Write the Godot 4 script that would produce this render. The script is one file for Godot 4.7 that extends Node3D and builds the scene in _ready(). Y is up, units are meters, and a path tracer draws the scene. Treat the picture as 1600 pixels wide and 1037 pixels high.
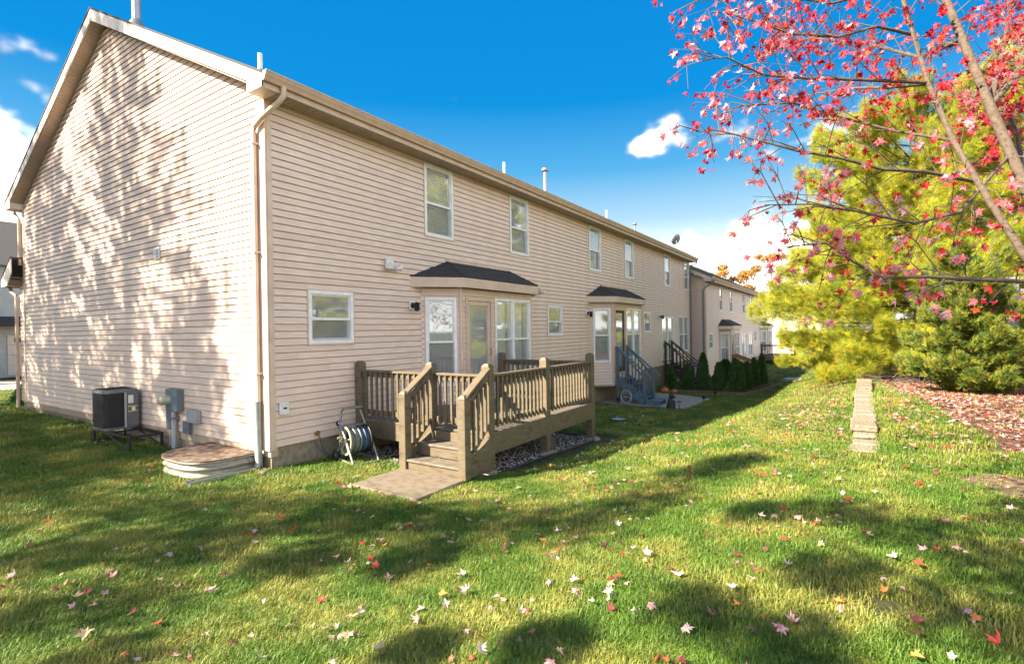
extends Node3D
# The back of a row of townhouses on an autumn afternoon. Metres, y up. The near corner of the house stands at the origin;
# the garden front runs along -z, the end gable along -x.

const SUN_DIR := Vector3(-0.4045, 0.5878, 0.7006)      # towards the sun
const EXPOSURE := 4.4
const COURSE := 0.1143                                  # exposed height of one siding course

var mats := {}
var names := {}
var rng := RandomNumberGenerator.new()
var noise := FastNoiseLite.new()
var textures := {}


func _ready() -> void:
	rng.seed = 20251
	noise.seed = 7
	noise.frequency = 0.35
	set_camera()
	set_sky_and_sun()
	make_materials()
	make_ground()
	make_townhouse()
	make_neighbour_row()
	make_far_buildings()
	make_deck()
	make_blue_stairs()
	make_dark_stairs()
	make_wall_fittings()
	make_yard_things()
	make_retaining_wall()
	make_shrubs()
	make_maple()
	make_pines()
	make_shade_trees()
	make_far_trees()
	make_lawn_grass()
	make_fallen_leaves()


# ---------------------------------------------------------------- camera, sky, sun
func set_camera() -> void:
	var cam := Camera3D.new()
	cam.name = "camera"
	cam.fov = 65.56
	cam.near = 0.05
	cam.far = 900.0
	cam.transform = Transform3D(Basis(Vector3(0.8351, -0.01598, -0.54987), Vector3(0.01196, 0.99987, -0.01089), Vector3(0.54997, 0.00252, 0.83518)).orthonormalized(), Vector3(7.6015, 2.1248, 4.6266))
	add_child(cam)
	cam.current = true


func set_sky_and_sun() -> void:
	var env := Environment.new()
	env.background_mode = Environment.BG_SKY
	env.tonemap_mode = Environment.TONE_MAPPER_LINEAR
	env.tonemap_exposure = EXPOSURE
	env.sdfgi_enabled = true
	env.ssao_enabled = true
	env.ssil_enabled = true
	var sky := Sky.new()
	var pano := PanoramaSkyMaterial.new()
	pano.panorama = sky_picture()
	sky.sky_material = pano
	env.sky = sky
	var we := WorldEnvironment.new()
	we.name = "world_environment"
	we.environment = env
	add_child(we)
	var sun := DirectionalLight3D.new()
	sun.name = "sun"
	sun.light_energy = 1.6
	sun.light_color = Color(1.0, 0.945, 0.85)
	sun.light_angular_distance = 0.5
	sun.shadow_enabled = true
	add_child(sun)
	sun.look_at_from_position(Vector3.ZERO, -SUN_DIR, Vector3.UP)


func sky_picture() -> ImageTexture:
	# clear blue air, paler towards the horizon, with fair-weather clouds all the way round
	var w := 2048
	var h := 1024
	var keys := [[-1.0, Vector3(0.60, 0.60, 0.48)], [-0.06, Vector3(1.1, 1.1, 1.0)], [0.0, Vector3(3.2, 3.05, 2.8)], [0.07, Vector3(2.4, 2.36, 2.22)], [0.13, Vector3(1.25, 1.40, 1.42)], [0.2, Vector3(0.50, 0.80, 1.02)], [0.29, Vector3(0.11, 0.49, 0.90)], [0.40, Vector3(0.006, 0.31, 0.79)], [0.6, Vector3(0.004, 0.26, 0.74)], [1.0, Vector3(0.004, 0.20, 0.64)]]
	# cloud: direction, width and height (radians), strength
	var clouds := [
		[Vector3(-0.277, 0.337, -0.900), 0.036, 0.022, 0.95], [Vector3(-0.303, 0.318, -0.896), 0.022, 0.014, 0.8],
		[Vector3(-0.150, 0.137, -0.976), 0.085, 0.026, 1.0], [Vector3(-0.22, 0.115, -0.969), 0.05, 0.016, 0.8], [Vector3(-0.04, 0.16, -0.982), 0.08, 0.035, 0.9],
		[Vector3(-0.94, 0.265, -0.20), 0.08, 0.042, 1.1], [Vector3(-0.955, 0.21, -0.19), 0.09, 0.028, 0.85], [Vector3(-0.963, 0.158, -0.216), 0.09, 0.014, 0.9],
		[Vector3(-0.899, 0.380, -0.222), 0.045, 0.010, 0.48],
		[Vector3(-0.13, 0.33, -0.936), 0.05, 0.014, 0.55], [Vector3(-0.02, 0.29, -0.959), 0.07, 0.03, 0.6],
		[Vector3(-0.586, 0.413, -0.697), 0.010, 0.018, 0.22], [Vector3(-0.312, 0.381, -0.870), 0.018, 0.010, 0.42]]
	var r := RandomNumberGenerator.new()
	r.seed = 99
	for k in 125:
		var az := r.randf_range(0.0, TAU)
		var el := pow(r.randf(), 1.7) * 0.9 + 0.06
		var d := Vector3(cos(az) * cos(el), sin(el), sin(az) * cos(el))
		if d.dot(Vector3(-0.55, 0.25, -0.835).normalized()) > 0.36:
			continue                      # that stretch of sky is laid out above, cloud by cloud
		clouds.append([d, r.randf_range(0.07, 0.2), r.randf_range(0.03, 0.07), r.randf_range(0.9, 1.3)])
	var fl := FastNoiseLite.new()
	fl.seed = 31
	fl.frequency = 9.0
	fl.fractal_octaves = 5
	fl.fractal_gain = 0.55
	var frames := []
	for c in clouds:
		var d: Vector3 = c[0].normalized()
		var side := d.cross(Vector3.UP).normalized()
		frames.append([d, side, side.cross(d), c[1], c[2], c[3], cos(minf(1.2, c[1] * 2.6))])
	var px := PackedFloat32Array()
	px.resize(w * h * 3)
	var rows := []
	for y in h:
		var el := PI * (0.5 - (y + 0.5) / h)
		var sy := sin(el)
		var cy := cos(el)
		var base := Vector3.ZERO
		for k in keys.size() - 1:
			if sy >= keys[k][0] and sy <= keys[k + 1][0]:
				base = (keys[k][1] as Vector3).lerp(keys[k + 1][1], (sy - keys[k][0]) / (keys[k + 1][0] - keys[k][0]))
		var near := []
		for c in frames:
			if absf(asin(c[0].y) - el) < c[4] * 2.8:
				near.append(c)
		for x in w:
			var az := TAU * (x + 0.5) / w
			var d := Vector3(sin(az) * cy, sy, -cos(az) * cy)
			var cover := 0.0
			var low := 0.0
			for c in near:
				if d.dot(c[0]) > c[6]:
					var u: float = d.dot(c[1]) / c[3]
					var v: float = d.dot(c[2]) / c[4]
					var share: float = c[5] * maxf(0.0, 1.15 - sqrt(u * u + v * v) * 0.55)
					cover += share
					low += share * clampf(0.5 - v * 0.55, 0.0, 1.0)
			var col := base
			if cover > 0.02:
				var n := fl.get_noise_3d(d.x * 1.0, d.y * 1.8, d.z * 1.0)
				var a := clampf((cover - 0.42 + n * 1.15) * 1.25, 0.0, 1.0)
				a = a * a * (3.0 - 2.0 * a)
				var lit := (1.15 + 3.6 * a * clampf(n * 0.8 + cover, 0.25, 1.15)) * (1.0 - 0.45 * clampf(low / cover + n * 0.5, 0.0, 1.0))
				col = col.lerp(Vector3(lit * 1.0, lit * 0.985, lit * 0.96), a)
			var i := (y * w + x) * 3
			px[i] = col.x / EXPOSURE
			px[i + 1] = col.y / EXPOSURE
			px[i + 2] = col.z / EXPOSURE
	var im := Image.create_from_data(w, h, false, Image.FORMAT_RGBF, px.to_byte_array())
	return ImageTexture.create_from_image(im)


# ---------------------------------------------------------------- materials
func tex(key: String, freq: float, lo: float, hi: float, octaves := 4, size := 512, kind := FastNoiseLite.TYPE_SIMPLEX_SMOOTH) -> NoiseTexture2D:
	if textures.has(key):
		return textures[key]
	var n := FastNoiseLite.new()
	n.noise_type = kind
	n.seed = hash(key) % 1000
	n.frequency = freq
	n.fractal_octaves = octaves
	var t := NoiseTexture2D.new()
	t.width = size
	t.height = size
	t.seamless = true
	t.noise = n
	var g := Gradient.new()
	g.set_color(0, Color(lo, lo, lo))
	g.set_color(1, Color(hi, hi, hi))
	t.color_ramp = g
	textures[key] = t
	return t


func ramp_tex(key: String, freq: float, cols: Array, octaves := 4, size := 512) -> NoiseTexture2D:
	if cols.is_empty():
		return textures[key]
	var t := tex(key, freq, 0.0, 1.0, octaves, size)
	var g := Gradient.new()
	var offs := PackedFloat32Array()
	var cc := PackedColorArray()
	for c in cols:
		offs.append(c[0])
		cc.append(c[1])
	g.offsets = offs
	g.colors = cc
	t.color_ramp = g
	return t


func lin(r: float, g: float, b: float, a := 1.0) -> Color:
	var c := Color(r, g, b).linear_to_srgb()
	c.a = a
	return c


func mat(key: String, c: Color, rough := 0.8, albedo_tex: Texture2D = null, tscale := 1.0, bump: Texture2D = null, bump_cm := 0.0, stretch := Vector3.ONE) -> StandardMaterial3D:
	var m := StandardMaterial3D.new()
	m.resource_name = key
	m.albedo_color = c
	m.roughness = rough
	if albedo_tex:
		m.albedo_texture = albedo_tex
	if albedo_tex or bump:
		m.uv1_triplanar = true
		m.uv1_world_triplanar = true
		m.uv1_scale = stretch * tscale
	if bump:
		m.heightmap_enabled = true
		m.heightmap_texture = bump
		m.heightmap_scale = bump_cm
	mats[key] = m
	return m


func make_materials() -> void:
	var soft := tex("soft", 0.012, 0.87, 1.0, 6)
	var speck := tex("speck", 0.08, 0.72, 1.0, 4)
	var grain := tex("grain", 0.03, 0.80, 1.0, 5)
	var bumpy := tex("bumpy", 0.09, 0.0, 1.0, 3)
	var emboss := tex("emboss", 0.05, 0.0, 1.0, 3)
	mat("siding", lin(0.82, 0.63, 0.515), 0.52, soft, 0.35, emboss, 0.06, Vector3(1.0, 9.0, 1.0))
	mat("siding_b", lin(0.77, 0.595, 0.495), 0.55, soft, 0.31, emboss, 0.06, Vector3(1.0, 9.0, 1.0))
	mat("siding_c", lin(0.815, 0.64, 0.54), 0.5, soft, 0.39, emboss, 0.06, Vector3(1.0, 9.0, 1.0))
	mat("siding_pale", lin(0.60, 0.55, 0.46), 0.55, soft, 0.3)
	mat("siding_cool", lin(0.40, 0.43, 0.45), 0.55, soft, 0.3)
	mat("trim", lin(0.68, 0.51, 0.395), 0.5, soft, 0.4)
	mat("fascia", lin(0.58, 0.42, 0.31), 0.45, soft, 0.5)
	mat("rake", lin(0.72, 0.62, 0.54), 0.5, soft, 0.5)
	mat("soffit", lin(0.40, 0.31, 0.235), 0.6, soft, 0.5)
	mat("white_vinyl", lin(0.88, 0.875, 0.87), 0.35, soft, 0.6)
	mat("sheathing", lin(0.42, 0.32, 0.24), 0.85)
	mat("inside", lin(0.22, 0.20, 0.18), 0.9)
	mat("blind", lin(0.80, 0.80, 0.77), 0.55)
	mat("concrete", lin(0.31, 0.26, 0.195), 0.9, ramp_tex("concrete", 0.02, [[0.0, Color(0.72, 0.72, 0.70)], [0.5, Color(0.9, 0.89, 0.87)], [1.0, Color(1, 1, 1)]], 6), 0.8, bumpy, 0.25)
	mat("slab", lin(0.185, 0.150, 0.108), 0.9, ramp_tex("slabtone", 0.015, [[0.0, Color(0.74, 0.72, 0.70)], [0.5, Color(0.93, 0.92, 0.9)], [1.0, Color(1, 1, 1)]], 6), 0.7, bumpy, 0.2)
	mat("patio", lin(0.40, 0.36, 0.32), 0.9, ramp_tex("slabtone", 0.015, []), 0.6, bumpy, 0.2)
	mat("shingle", lin(0.055, 0.052, 0.055), 0.95, speck, 1.5, bumpy, 0.5)
	mat("shingle_light", lin(0.10, 0.095, 0.09), 0.95, speck, 1.5, bumpy, 0.5)
	mat("deck_paint", lin(0.152, 0.120, 0.076), 0.6, ramp_tex("woodtone", 0.01, [[0.0, Color(0.66, 0.65, 0.63)], [0.4, Color(0.88, 0.87, 0.86)], [1.0, Color(1, 1, 1)]], 6), 0.6, grain, 0.12, Vector3(1.2, 4.0, 1.2))
	mat("deck_floor", lin(0.18, 0.152, 0.115), 0.65, ramp_tex("woodtone", 0.01, []), 0.9, grain, 0.15)
	mat("blue_paint", lin(0.105, 0.16, 0.22), 0.55, ramp_tex("woodtone", 0.01, []), 0.8, grain, 0.1)
	mat("dark_paint", lin(0.055, 0.038, 0.034), 0.6, ramp_tex("woodtone", 0.01, []), 0.8, grain, 0.1)
	mat("far_deck", lin(0.13, 0.095, 0.075), 0.7, ramp_tex("woodtone", 0.01, []), 0.8)
	mat("wood_door", lin(0.36, 0.16, 0.05), 0.55, grain, 0.8)
	mat("black_iron", lin(0.018, 0.017, 0.018), 0.5, speck, 1.0)
	mat("ac_shell", lin(0.16, 0.165, 0.175), 0.4, soft, 0.8).metallic = 0.35
	mat("ac_coil", lin(0.022, 0.023, 0.026), 0.55, speck, 1.5)
	mat("galv", lin(0.44, 0.45, 0.46), 0.38, speck, 1.2, bumpy, 0.03).metallic = 0.6
	mat("well_steel", lin(0.34, 0.32, 0.27), 0.45, ramp_tex("welltone", 0.02, [[0.0, Color(0.72, 0.66, 0.56)], [0.45, Color(0.93, 0.92, 0.9)], [1.0, Color(1, 1, 1)]], 5), 0.9).metallic = 0.35
	mat("rust", Color(1, 1, 1), 0.85, ramp_tex("rusttone", 0.012, [[0.0, Color(0.24, 0.18, 0.15)], [0.4, Color(0.34, 0.27, 0.22)], [0.62, Color(0.42, 0.36, 0.31)], [1.0, Color(0.52, 0.48, 0.43)]], 6), 0.9, bumpy, 0.3)
	mat("meter_grey", lin(0.14, 0.18, 0.22), 0.45, soft, 1.0)
	mat("box_grey", lin(0.38, 0.40, 0.43), 0.5, soft, 1.0)
	mat("green_pipe", lin(0.26, 0.29, 0.27), 0.5, soft, 1.0)
	mat("meter_face", lin(0.32, 0.32, 0.24), 0.2)
	mat("white_plastic", lin(0.78, 0.78, 0.76), 0.4, soft, 1.0)
	mat("black_plastic", lin(0.02, 0.02, 0.022), 0.45)
	mat("green_hose", lin(0.02, 0.075, 0.05), 0.45)
	mat("grey_hose", lin(0.17, 0.185, 0.18), 0.5)
	mat("blue_hose", lin(0.05, 0.095, 0.16), 0.45)
	mat("tan_plastic", lin(0.42, 0.37, 0.25), 0.5, soft, 1.0)
	mat("reel_metal", lin(0.27, 0.27, 0.265), 0.38, soft, 1.0).metallic = 0.3
	mat("brass", lin(0.30, 0.16, 0.06), 0.4).metallic = 0.7
	mat("gravel_a", lin(0.42, 0.39, 0.36), 0.95)
	mat("soil", lin(0.085, 0.06, 0.04), 1.0, speck, 1.2, bumpy, 1.0)
	mat("block", lin(0.33, 0.285, 0.22), 0.95, ramp_tex("blocktone", 0.03, [[0.0, Color(0.45, 0.43, 0.38)], [0.35, Color(0.74, 0.72, 0.68)], [0.6, Color(0.93, 0.91, 0.88)], [1.0, Color(1, 1, 1)]], 6), 1.4, bumpy, 0.6)
	mat("block_warm", lin(0.30, 0.235, 0.17), 0.95, ramp_tex("blocktone", 0.03, []), 1.1, bumpy, 0.6)
	mat("brick_edge", lin(0.30, 0.16, 0.12), 0.95, speck, 1.5, bumpy, 0.4)
	mat("statue", lin(0.03, 0.033, 0.036), 0.5, speck, 1.5)
	mat("pumpkin", lin(0.62, 0.20, 0.05), 0.5, soft, 2.0)
	mat("bark_maple", lin(0.15, 0.115, 0.088), 0.9, ramp_tex("barktone", 0.02, [[0.0, Color(0.45, 0.41, 0.38)], [0.45, Color(0.82, 0.79, 0.75)], [1.0, Color(1, 1, 1)]], 6), 2.2, bumpy, 0.5)
	mat("twig", lin(0.16, 0.115, 0.09), 0.85, speck, 2.0)
	mat("bark_pine", lin(0.13, 0.10, 0.08), 0.95, ramp_tex("barktone", 0.02, []), 1.2, bumpy, 1.2)
	mat("asphalt", lin(0.15, 0.147, 0.15), 0.95, speck, 0.5)
	mat("drive", lin(0.46, 0.40, 0.32), 0.95, speck, 0.5)
	mat("blue_bin", lin(0.02, 0.08, 0.28), 0.4)
	mat("metal_grey", lin(0.20, 0.22, 0.24), 0.5, soft, 1.0)
	mat("garage", lin(0.52, 0.48, 0.42), 0.5)
	# the ground below the blades: thatch and soil, browner in bare spots
	var gm := mat("ground", lin(0.5, 0.5, 0.5), 1.0, ramp_tex("thatch", 0.006, [[0.0, Color(0.30, 0.34, 0.12)], [0.35, Color(0.37, 0.41, 0.15)], [0.6, Color(0.45, 0.46, 0.20)], [1.0, Color(0.60, 0.55, 0.32)]], 7, 1024), 0.12, bumpy, 1.5)
	gm.detail_enabled = true
	gm.detail_uv_layer = BaseMaterial3D.DETAIL_UV_1
	gm.detail_blend_mode = BaseMaterial3D.BLEND_MODE_MUL
	gm.detail_albedo = tex("thatch_fine", 0.15, 0.5, 1.0, 3)
	mat("mulch", lin(0.5, 0.5, 0.5), 1.0, ramp_tex("mulchtone", 0.03, [[0.0, Color(0.24, 0.16, 0.12)], [0.5, Color(0.42, 0.29, 0.22)], [1.0, Color(0.62, 0.44, 0.34)]], 6), 0.9, bumpy, 2.0)
	mat("bare_soil", lin(0.5, 0.5, 0.5), 1.0, ramp_tex("soiltone", 0.02, [[0.0, Color(0.42, 0.32, 0.24)], [0.5, Color(0.60, 0.48, 0.37)], [1.0, Color(0.72, 0.62, 0.5)]], 6), 0.8, bumpy, 1.5)
	var glass := mat("glass", lin(0.78, 0.82, 0.84, 0.10), 0.02)
	glass.transparency = BaseMaterial3D.TRANSPARENCY_ALPHA
	glass.metallic = 0.46
	glass.metallic_specular = 0.7
	var screen := mat("insect_screen", lin(0.22, 0.22, 0.22, 0.30), 0.9)
	screen.transparency = BaseMaterial3D.TRANSPARENCY_ALPHA
	for k in ["foliage", "leafy"]:
		var m := mat(k, Color.WHITE, 0.55 if k == "foliage" else 0.6)
		m.vertex_color_use_as_albedo = true
		m.backlight_enabled = true
		m.backlight = Color(0.8, 0.8, 0.8) if k == "foliage" else Color(0.95, 0.95, 0.95)
	var dull := mat("tinted", Color.WHITE, 0.9)
	dull.vertex_color_use_as_albedo = true


# ---------------------------------------------------------------- small mesh kit
func tool() -> SurfaceTool:
	var st := SurfaceTool.new()
	st.begin(Mesh.PRIMITIVE_TRIANGLES)
	st.set_smooth_group(-1)
	return st


func tri(st: SurfaceTool, a: Vector3, b: Vector3, c: Vector3) -> void:
	st.add_vertex(a)
	st.add_vertex(c)
	st.add_vertex(b)


func quad(st: SurfaceTool, a: Vector3, b: Vector3, c: Vector3, d: Vector3) -> void:   # anticlockwise seen from outside
	tri(st, a, b, c)
	tri(st, a, c, d)


func box(st: SurfaceTool, lo: Vector3, hi: Vector3, t := Transform3D.IDENTITY) -> void:
	var p := []
	for k in 8:
		p.append(t * Vector3(hi.x if k & 1 else lo.x, hi.y if k & 2 else lo.y, hi.z if k & 4 else lo.z))
	quad(st, p[4], p[5], p[7], p[6])
	quad(st, p[1], p[0], p[2], p[3])
	quad(st, p[5], p[1], p[3], p[7])
	quad(st, p[0], p[4], p[6], p[2])
	quad(st, p[6], p[7], p[3], p[2])
	quad(st, p[0], p[1], p[5], p[4])


func bbox(st: SurfaceTool, lo: Vector3, hi: Vector3, b := 0.006, t := Transform3D.IDENTITY) -> void:   # a box with chamfered edges
	var c := (lo + hi) * 0.5
	var e := (hi - lo) * 0.5
	b = minf(b, minf(e.x, minf(e.y, e.z)) * 0.6)
	var f := func(x: float, y: float, z: float, ax: int) -> Vector3:
		var q := Vector3(x * (e.x - (0.0 if ax == 0 else b)), y * (e.y - (0.0 if ax == 1 else b)), z * (e.z - (0.0 if ax == 2 else b)))
		return t * (c + q)
	for s: float in [-1.0, 1.0]:
		face(st, [f.call(s, -1, -1, 0), f.call(s, 1, -1, 0), f.call(s, 1, 1, 0), f.call(s, -1, 1, 0)], t * c)
		face(st, [f.call(-1, s, -1, 1), f.call(1, s, -1, 1), f.call(1, s, 1, 1), f.call(-1, s, 1, 1)], t * c)
		face(st, [f.call(-1, -1, s, 2), f.call(1, -1, s, 2), f.call(1, 1, s, 2), f.call(-1, 1, s, 2)], t * c)
		for u: float in [-1.0, 1.0]:
			face(st, [f.call(s, u, -1, 0), f.call(s, u, 1, 0), f.call(s, u, 1, 1), f.call(s, u, -1, 1)], t * c)
			face(st, [f.call(s, -1, u, 0), f.call(s, 1, u, 0), f.call(s, 1, u, 2), f.call(s, -1, u, 2)], t * c)
			face(st, [f.call(-1, s, u, 1), f.call(1, s, u, 1), f.call(1, s, u, 2), f.call(-1, s, u, 2)], t * c)
			for v: float in [-1.0, 1.0]:
				face(st, [f.call(s, u, v, 0), f.call(s, u, v, 1), f.call(s, u, v, 2)], t * c)


func face(st: SurfaceTool, p: Array, centre: Vector3) -> void:     # a flat convex face turned away from centre
	var n: Vector3 = (p[1] - p[0]).cross(p[2] - p[0])
	if n.dot(p[0] - centre) < 0.0:
		p.reverse()
	for k in range(1, p.size() - 1):
		tri(st, p[0], p[k], p[k + 1])


func extrude(st: SurfaceTool, ring: Array, v: Vector3) -> void:    # a convex flat ring pushed along v, closed
	var c := Vector3.ZERO
	for p in ring:
		c += p
	c = c / ring.size() + v * 0.5
	var top := []
	for p in ring:
		top.append(p + v)
	face(st, ring.duplicate(), c)
	face(st, top.duplicate(), c)
	for k in ring.size():
		var j := (k + 1) % ring.size()
		face(st, [ring[k], ring[j], top[j], top[k]], c)


func tube(st: SurfaceTool, pts: Array, radii: Array, sides := 8, capped := true) -> void:
	st.set_smooth_group(1)
	var rings := []
	var up := Vector3(0.13, 0.95, 0.28)
	for k in pts.size():
		var d: Vector3 = (pts[mini(k + 1, pts.size() - 1)] - pts[maxi(k - 1, 0)]).normalized()
		var a := d.cross(up)
		if a.length() < 0.05:
			a = d.cross(Vector3(1, 0, 0.1))
		a = a.normalized()
		var b := a.cross(d)
		var r: float = radii[k] if k < radii.size() else radii[-1]
		var ring := []
		for i in sides:
			ring.append(pts[k] + (a * cos(TAU * i / sides) + b * sin(TAU * i / sides)) * r)
		rings.append(ring)
	for k in pts.size() - 1:
		for i in sides:
			var j := (i + 1) % sides
			quad(st, rings[k][i], rings[k + 1][i], rings[k + 1][j], rings[k][j])
	st.set_smooth_group(-1)
	if capped:
		face(st, rings[0].duplicate(), pts[1])
		face(st, rings[-1].duplicate(), pts[-2])


func lathe(st: SurfaceTool, profile: Array, sides := 24, t := Transform3D.IDENTITY) -> void:   # profile: Vector2(radius, y)
	st.set_smooth_group(2)
	for k in profile.size() - 1:
		for i in sides:
			var a0 := TAU * i / sides
			var a1 := TAU * (i + 1) / sides
			var p: Vector2 = profile[k]
			var q: Vector2 = profile[k + 1]
			quad(st, t * Vector3(p.x * cos(a0), p.y, p.x * sin(a0)), t * Vector3(q.x * cos(a0), q.y, q.x * sin(a0)), t * Vector3(q.x * cos(a1), q.y, q.x * sin(a1)), t * Vector3(p.x * cos(a1), p.y, p.x * sin(a1)))
	st.set_smooth_group(-1)


func numbered(called: String) -> String:
	names[called] = names.get(called, -1) + 1
	return called if names[called] == 0 else "%s_%03d" % [called, names[called]]


func obj(called: String, st: SurfaceTool, m: String, parent: Node = self) -> MeshInstance3D:
	st.generate_normals()
	var o := MeshInstance3D.new()
	o.mesh = st.commit()
	o.mesh.surface_set_material(0, mats[m])
	o.name = numbered(called) if parent == self else called
	parent.add_child(o, true)
	return o


func put(called: String, mesh: Mesh, parent: Node, t := Transform3D.IDENTITY) -> MeshInstance3D:
	var o := MeshInstance3D.new()
	o.mesh = mesh
	o.name = numbered(called) if parent == self else called
	o.transform = t
	parent.add_child(o, true)
	return o


func tag(o: Node, label: String, category := "", group := "", kind := "") -> Node:
	if label:
		o.set_meta("label", label)
	if category:
		o.set_meta("category", category)
	if group:
		o.set_meta("group", group)
	if kind:
		o.set_meta("kind", kind)
	return o


func thing(called: String, label: String, category: String, at := Vector3.ZERO, turn := 0.0, group := "") -> Node3D:
	var o := Node3D.new()
	o.name = numbered(called)
	add_child(o)
	o.position = at
	o.rotation.y = turn
	tag(o, label, category, group)
	return o


func part(called: String, parent: Node, t := Transform3D.IDENTITY) -> Node3D:
	var o := Node3D.new()
	o.name = called
	o.transform = t
	parent.add_child(o, true)
	return o


func copies(called: String, mesh: Mesh, places: Array, colors: Array, parent: Node) -> MultiMeshInstance3D:
	var mm := MultiMesh.new()
	mm.transform_format = MultiMesh.TRANSFORM_3D
	mm.use_colors = not colors.is_empty()
	mm.mesh = mesh
	mm.instance_count = places.size()
	for k in places.size():
		mm.set_instance_transform(k, places[k])
		if mm.use_colors:
			mm.set_instance_color(k, colors[k])
	var o := MultiMeshInstance3D.new()
	o.multimesh = mm
	o.name = numbered(called) if parent == self else called
	parent.add_child(o, true)
	o.set_meta("kind", "stuff")
	return o


func ball_dir() -> Vector3:
	var v := Vector3(rng.randfn(), rng.randfn(), rng.randfn())
	return v.normalized() if v.length() > 0.01 else Vector3.UP


# ---------------------------------------------------------------- the ground
func smooth(a: float, b: float, x: float) -> float:
	var t := clampf((x - a) / (b - a), 0.0, 1.0)
	return t * t * (3.0 - 2.0 * t)


const SLOPE := [[-400.0, -1.05], [-60.0, -1.05], [-40.0, -0.95], [-26.0, -0.78], [-17.0, -0.62], [-12.6, -0.5], [-5.3, -0.2], [-3.3, -0.1], [-1.6, -0.04], [0.0, 0.0], [400.0, 0.1]]


func height(x: float, z: float) -> float:
	var b := 0.0
	for k in SLOPE.size() - 1:
		if z >= SLOPE[k][0] and z <= SLOPE[k + 1][0]:
			b = lerpf(SLOPE[k][1], SLOPE[k + 1][1], (z - SLOPE[k][0]) / (SLOPE[k + 1][0] - SLOPE[k][0]))
	var bank := lerpf(0.45, 0.80, smooth(-2.0, -9.0, z)) - 0.15 * smooth(-14.0, -30.0, z)
	b += bank * smooth(lerpf(3.6, 4.9, smooth(-6.0, -16.0, z)), 8.0, x)
	b += 0.13 * smooth(7.9, 8.2, x) * smooth(-4.2, -5.6, z) * smooth(-18.0, -13.0, z)
	b += 0.07 * smooth(-2.0, -9.0, x) * smooth(-30.0, -20.0, z)
	if x > 0.4 or z > 0.4:
		b += 0.012 * noise.get_noise_2d(x * 2.0, z * 2.0)
	return b


func make_ground() -> void:
	var xs := []
	var zs := []
	for k in [-400, -250, -160, -110, -80, -60, -45, -36, -30, -25, -21, -18]:
		xs.append(float(k))
	var v := -16.0
	while v < 20.0:
		xs.append(v)
		v += 0.5
	for k in [20, 23, 27, 32, 40, 50, 65, 90, 130, 200, 300, 400]:
		xs.append(float(k))
	for k in [-400, -300, -220, -160, -120, -95, -80, -70, -62, -56, -51, -47, -44]:
		zs.append(float(k))
	v = -42.0
	while v < 14.0:
		zs.append(v)
		v += 0.5
	for k in [15, 18, 22, 28, 36, 50, 80, 130, 220, 400]:
		zs.append(float(k))
	var st := tool()
	st.set_smooth_group(1)
	for i in xs.size() - 1:
		for j in zs.size() - 1:
			var p := []
			for c in [[i, j], [i + 1, j], [i + 1, j + 1], [i, j + 1]]:
				var x: float = xs[c[0]]
				var z: float = zs[c[1]]
				p.append(Vector3(x, height(x, z), z))
			quad(st, p[0], p[3], p[2], p[1])
	tag(obj("ground", st, "ground"), "", "", "", "structure")
	sheet("planting_bed", "mulch", [Vector2(9.3, -4.6), Vector2(8.9, -6.5), Vector2(8.8, -8.0), Vector2(8.5, -10.5), Vector2(8.3, -14.0), Vector2(8.4, -24.0), Vector2(12.0, -26.0), Vector2(14.5, -15.0), Vector2(14.0, -7.0), Vector2(11.5, -3.4)])
	sheet("bare_earth", "bare_soil", [Vector2(8.55, -2.9), Vector2(8.9, -3.35), Vector2(9.6, -3.4), Vector2(10.6, -2.7), Vector2(10.8, -1.6), Vector2(9.9, -1.2), Vector2(9.1, -1.9)])
	sheet("side_road", "asphalt", [Vector2(16.0, -60.0), Vector2(15.6, -30.0), Vector2(15.4, -18.0), Vector2(22.0, -18.0), Vector2(24.0, -60.0)])
	sheet("far_road", "drive", [Vector2(-2.0, -64.0), Vector2(16.0, -64.0), Vector2(16.0, -70.0), Vector2(-2.0, -70.0)])
	sheet("driveway", "drive", [Vector2(-21.0, -1.5), Vector2(-21.0, -9.5), Vector2(-29.0, -11.0), Vector2(-29.0, 0.5)])


func sheet(called: String, m: String, outline: Array, lift := 0.012) -> void:
	# a patch of surface that follows the ground: rings from its middle to a slightly ragged outline
	var c := Vector2.ZERO
	for p in outline:
		c += p
	c /= outline.size()
	var rim := []
	for k in outline.size():
		var a: Vector2 = outline[k]
		var b: Vector2 = outline[(k + 1) % outline.size()]
		for i in 6:
			var q := a.lerp(b, i / 6.0)
			rim.append(q + (q - c).normalized() * 0.14 * noise.get_noise_2d(q.x * 7.0, q.y * 7.0))
	var st := tool()
	st.set_smooth_group(1)
	var g := func(q: Vector2) -> Vector3: return Vector3(q.x, height(q.x, q.y) + lift, q.y)
	for r in 12:
		for k in rim.size():
			var j := (k + 1) % rim.size()
			var a: Vector2 = c.lerp(rim[k], r / 12.0)
			var b: Vector2 = c.lerp(rim[j], r / 12.0)
			var d: Vector2 = c.lerp(rim[j], (r + 1) / 12.0)
			var e: Vector2 = c.lerp(rim[k], (r + 1) / 12.0)
			var n: Vector3 = (g.call(e) - g.call(a)).cross(g.call(d) - g.call(a))
			if n.y > 0:
				quad(st, g.call(a), g.call(e), g.call(d), g.call(b))
			else:
				quad(st, g.call(a), g.call(b), g.call(d), g.call(e))
	tag(obj(called, st, m), "", "", "", "structure")


# ---------------------------------------------------------------- walls of lapped siding
var laps := []          # pieces of siding waiting to be built: [distance from the photographer, parent, arguments of board()]
const EYE := Vector3(7.6015, 2.1248, 4.6266)


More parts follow.
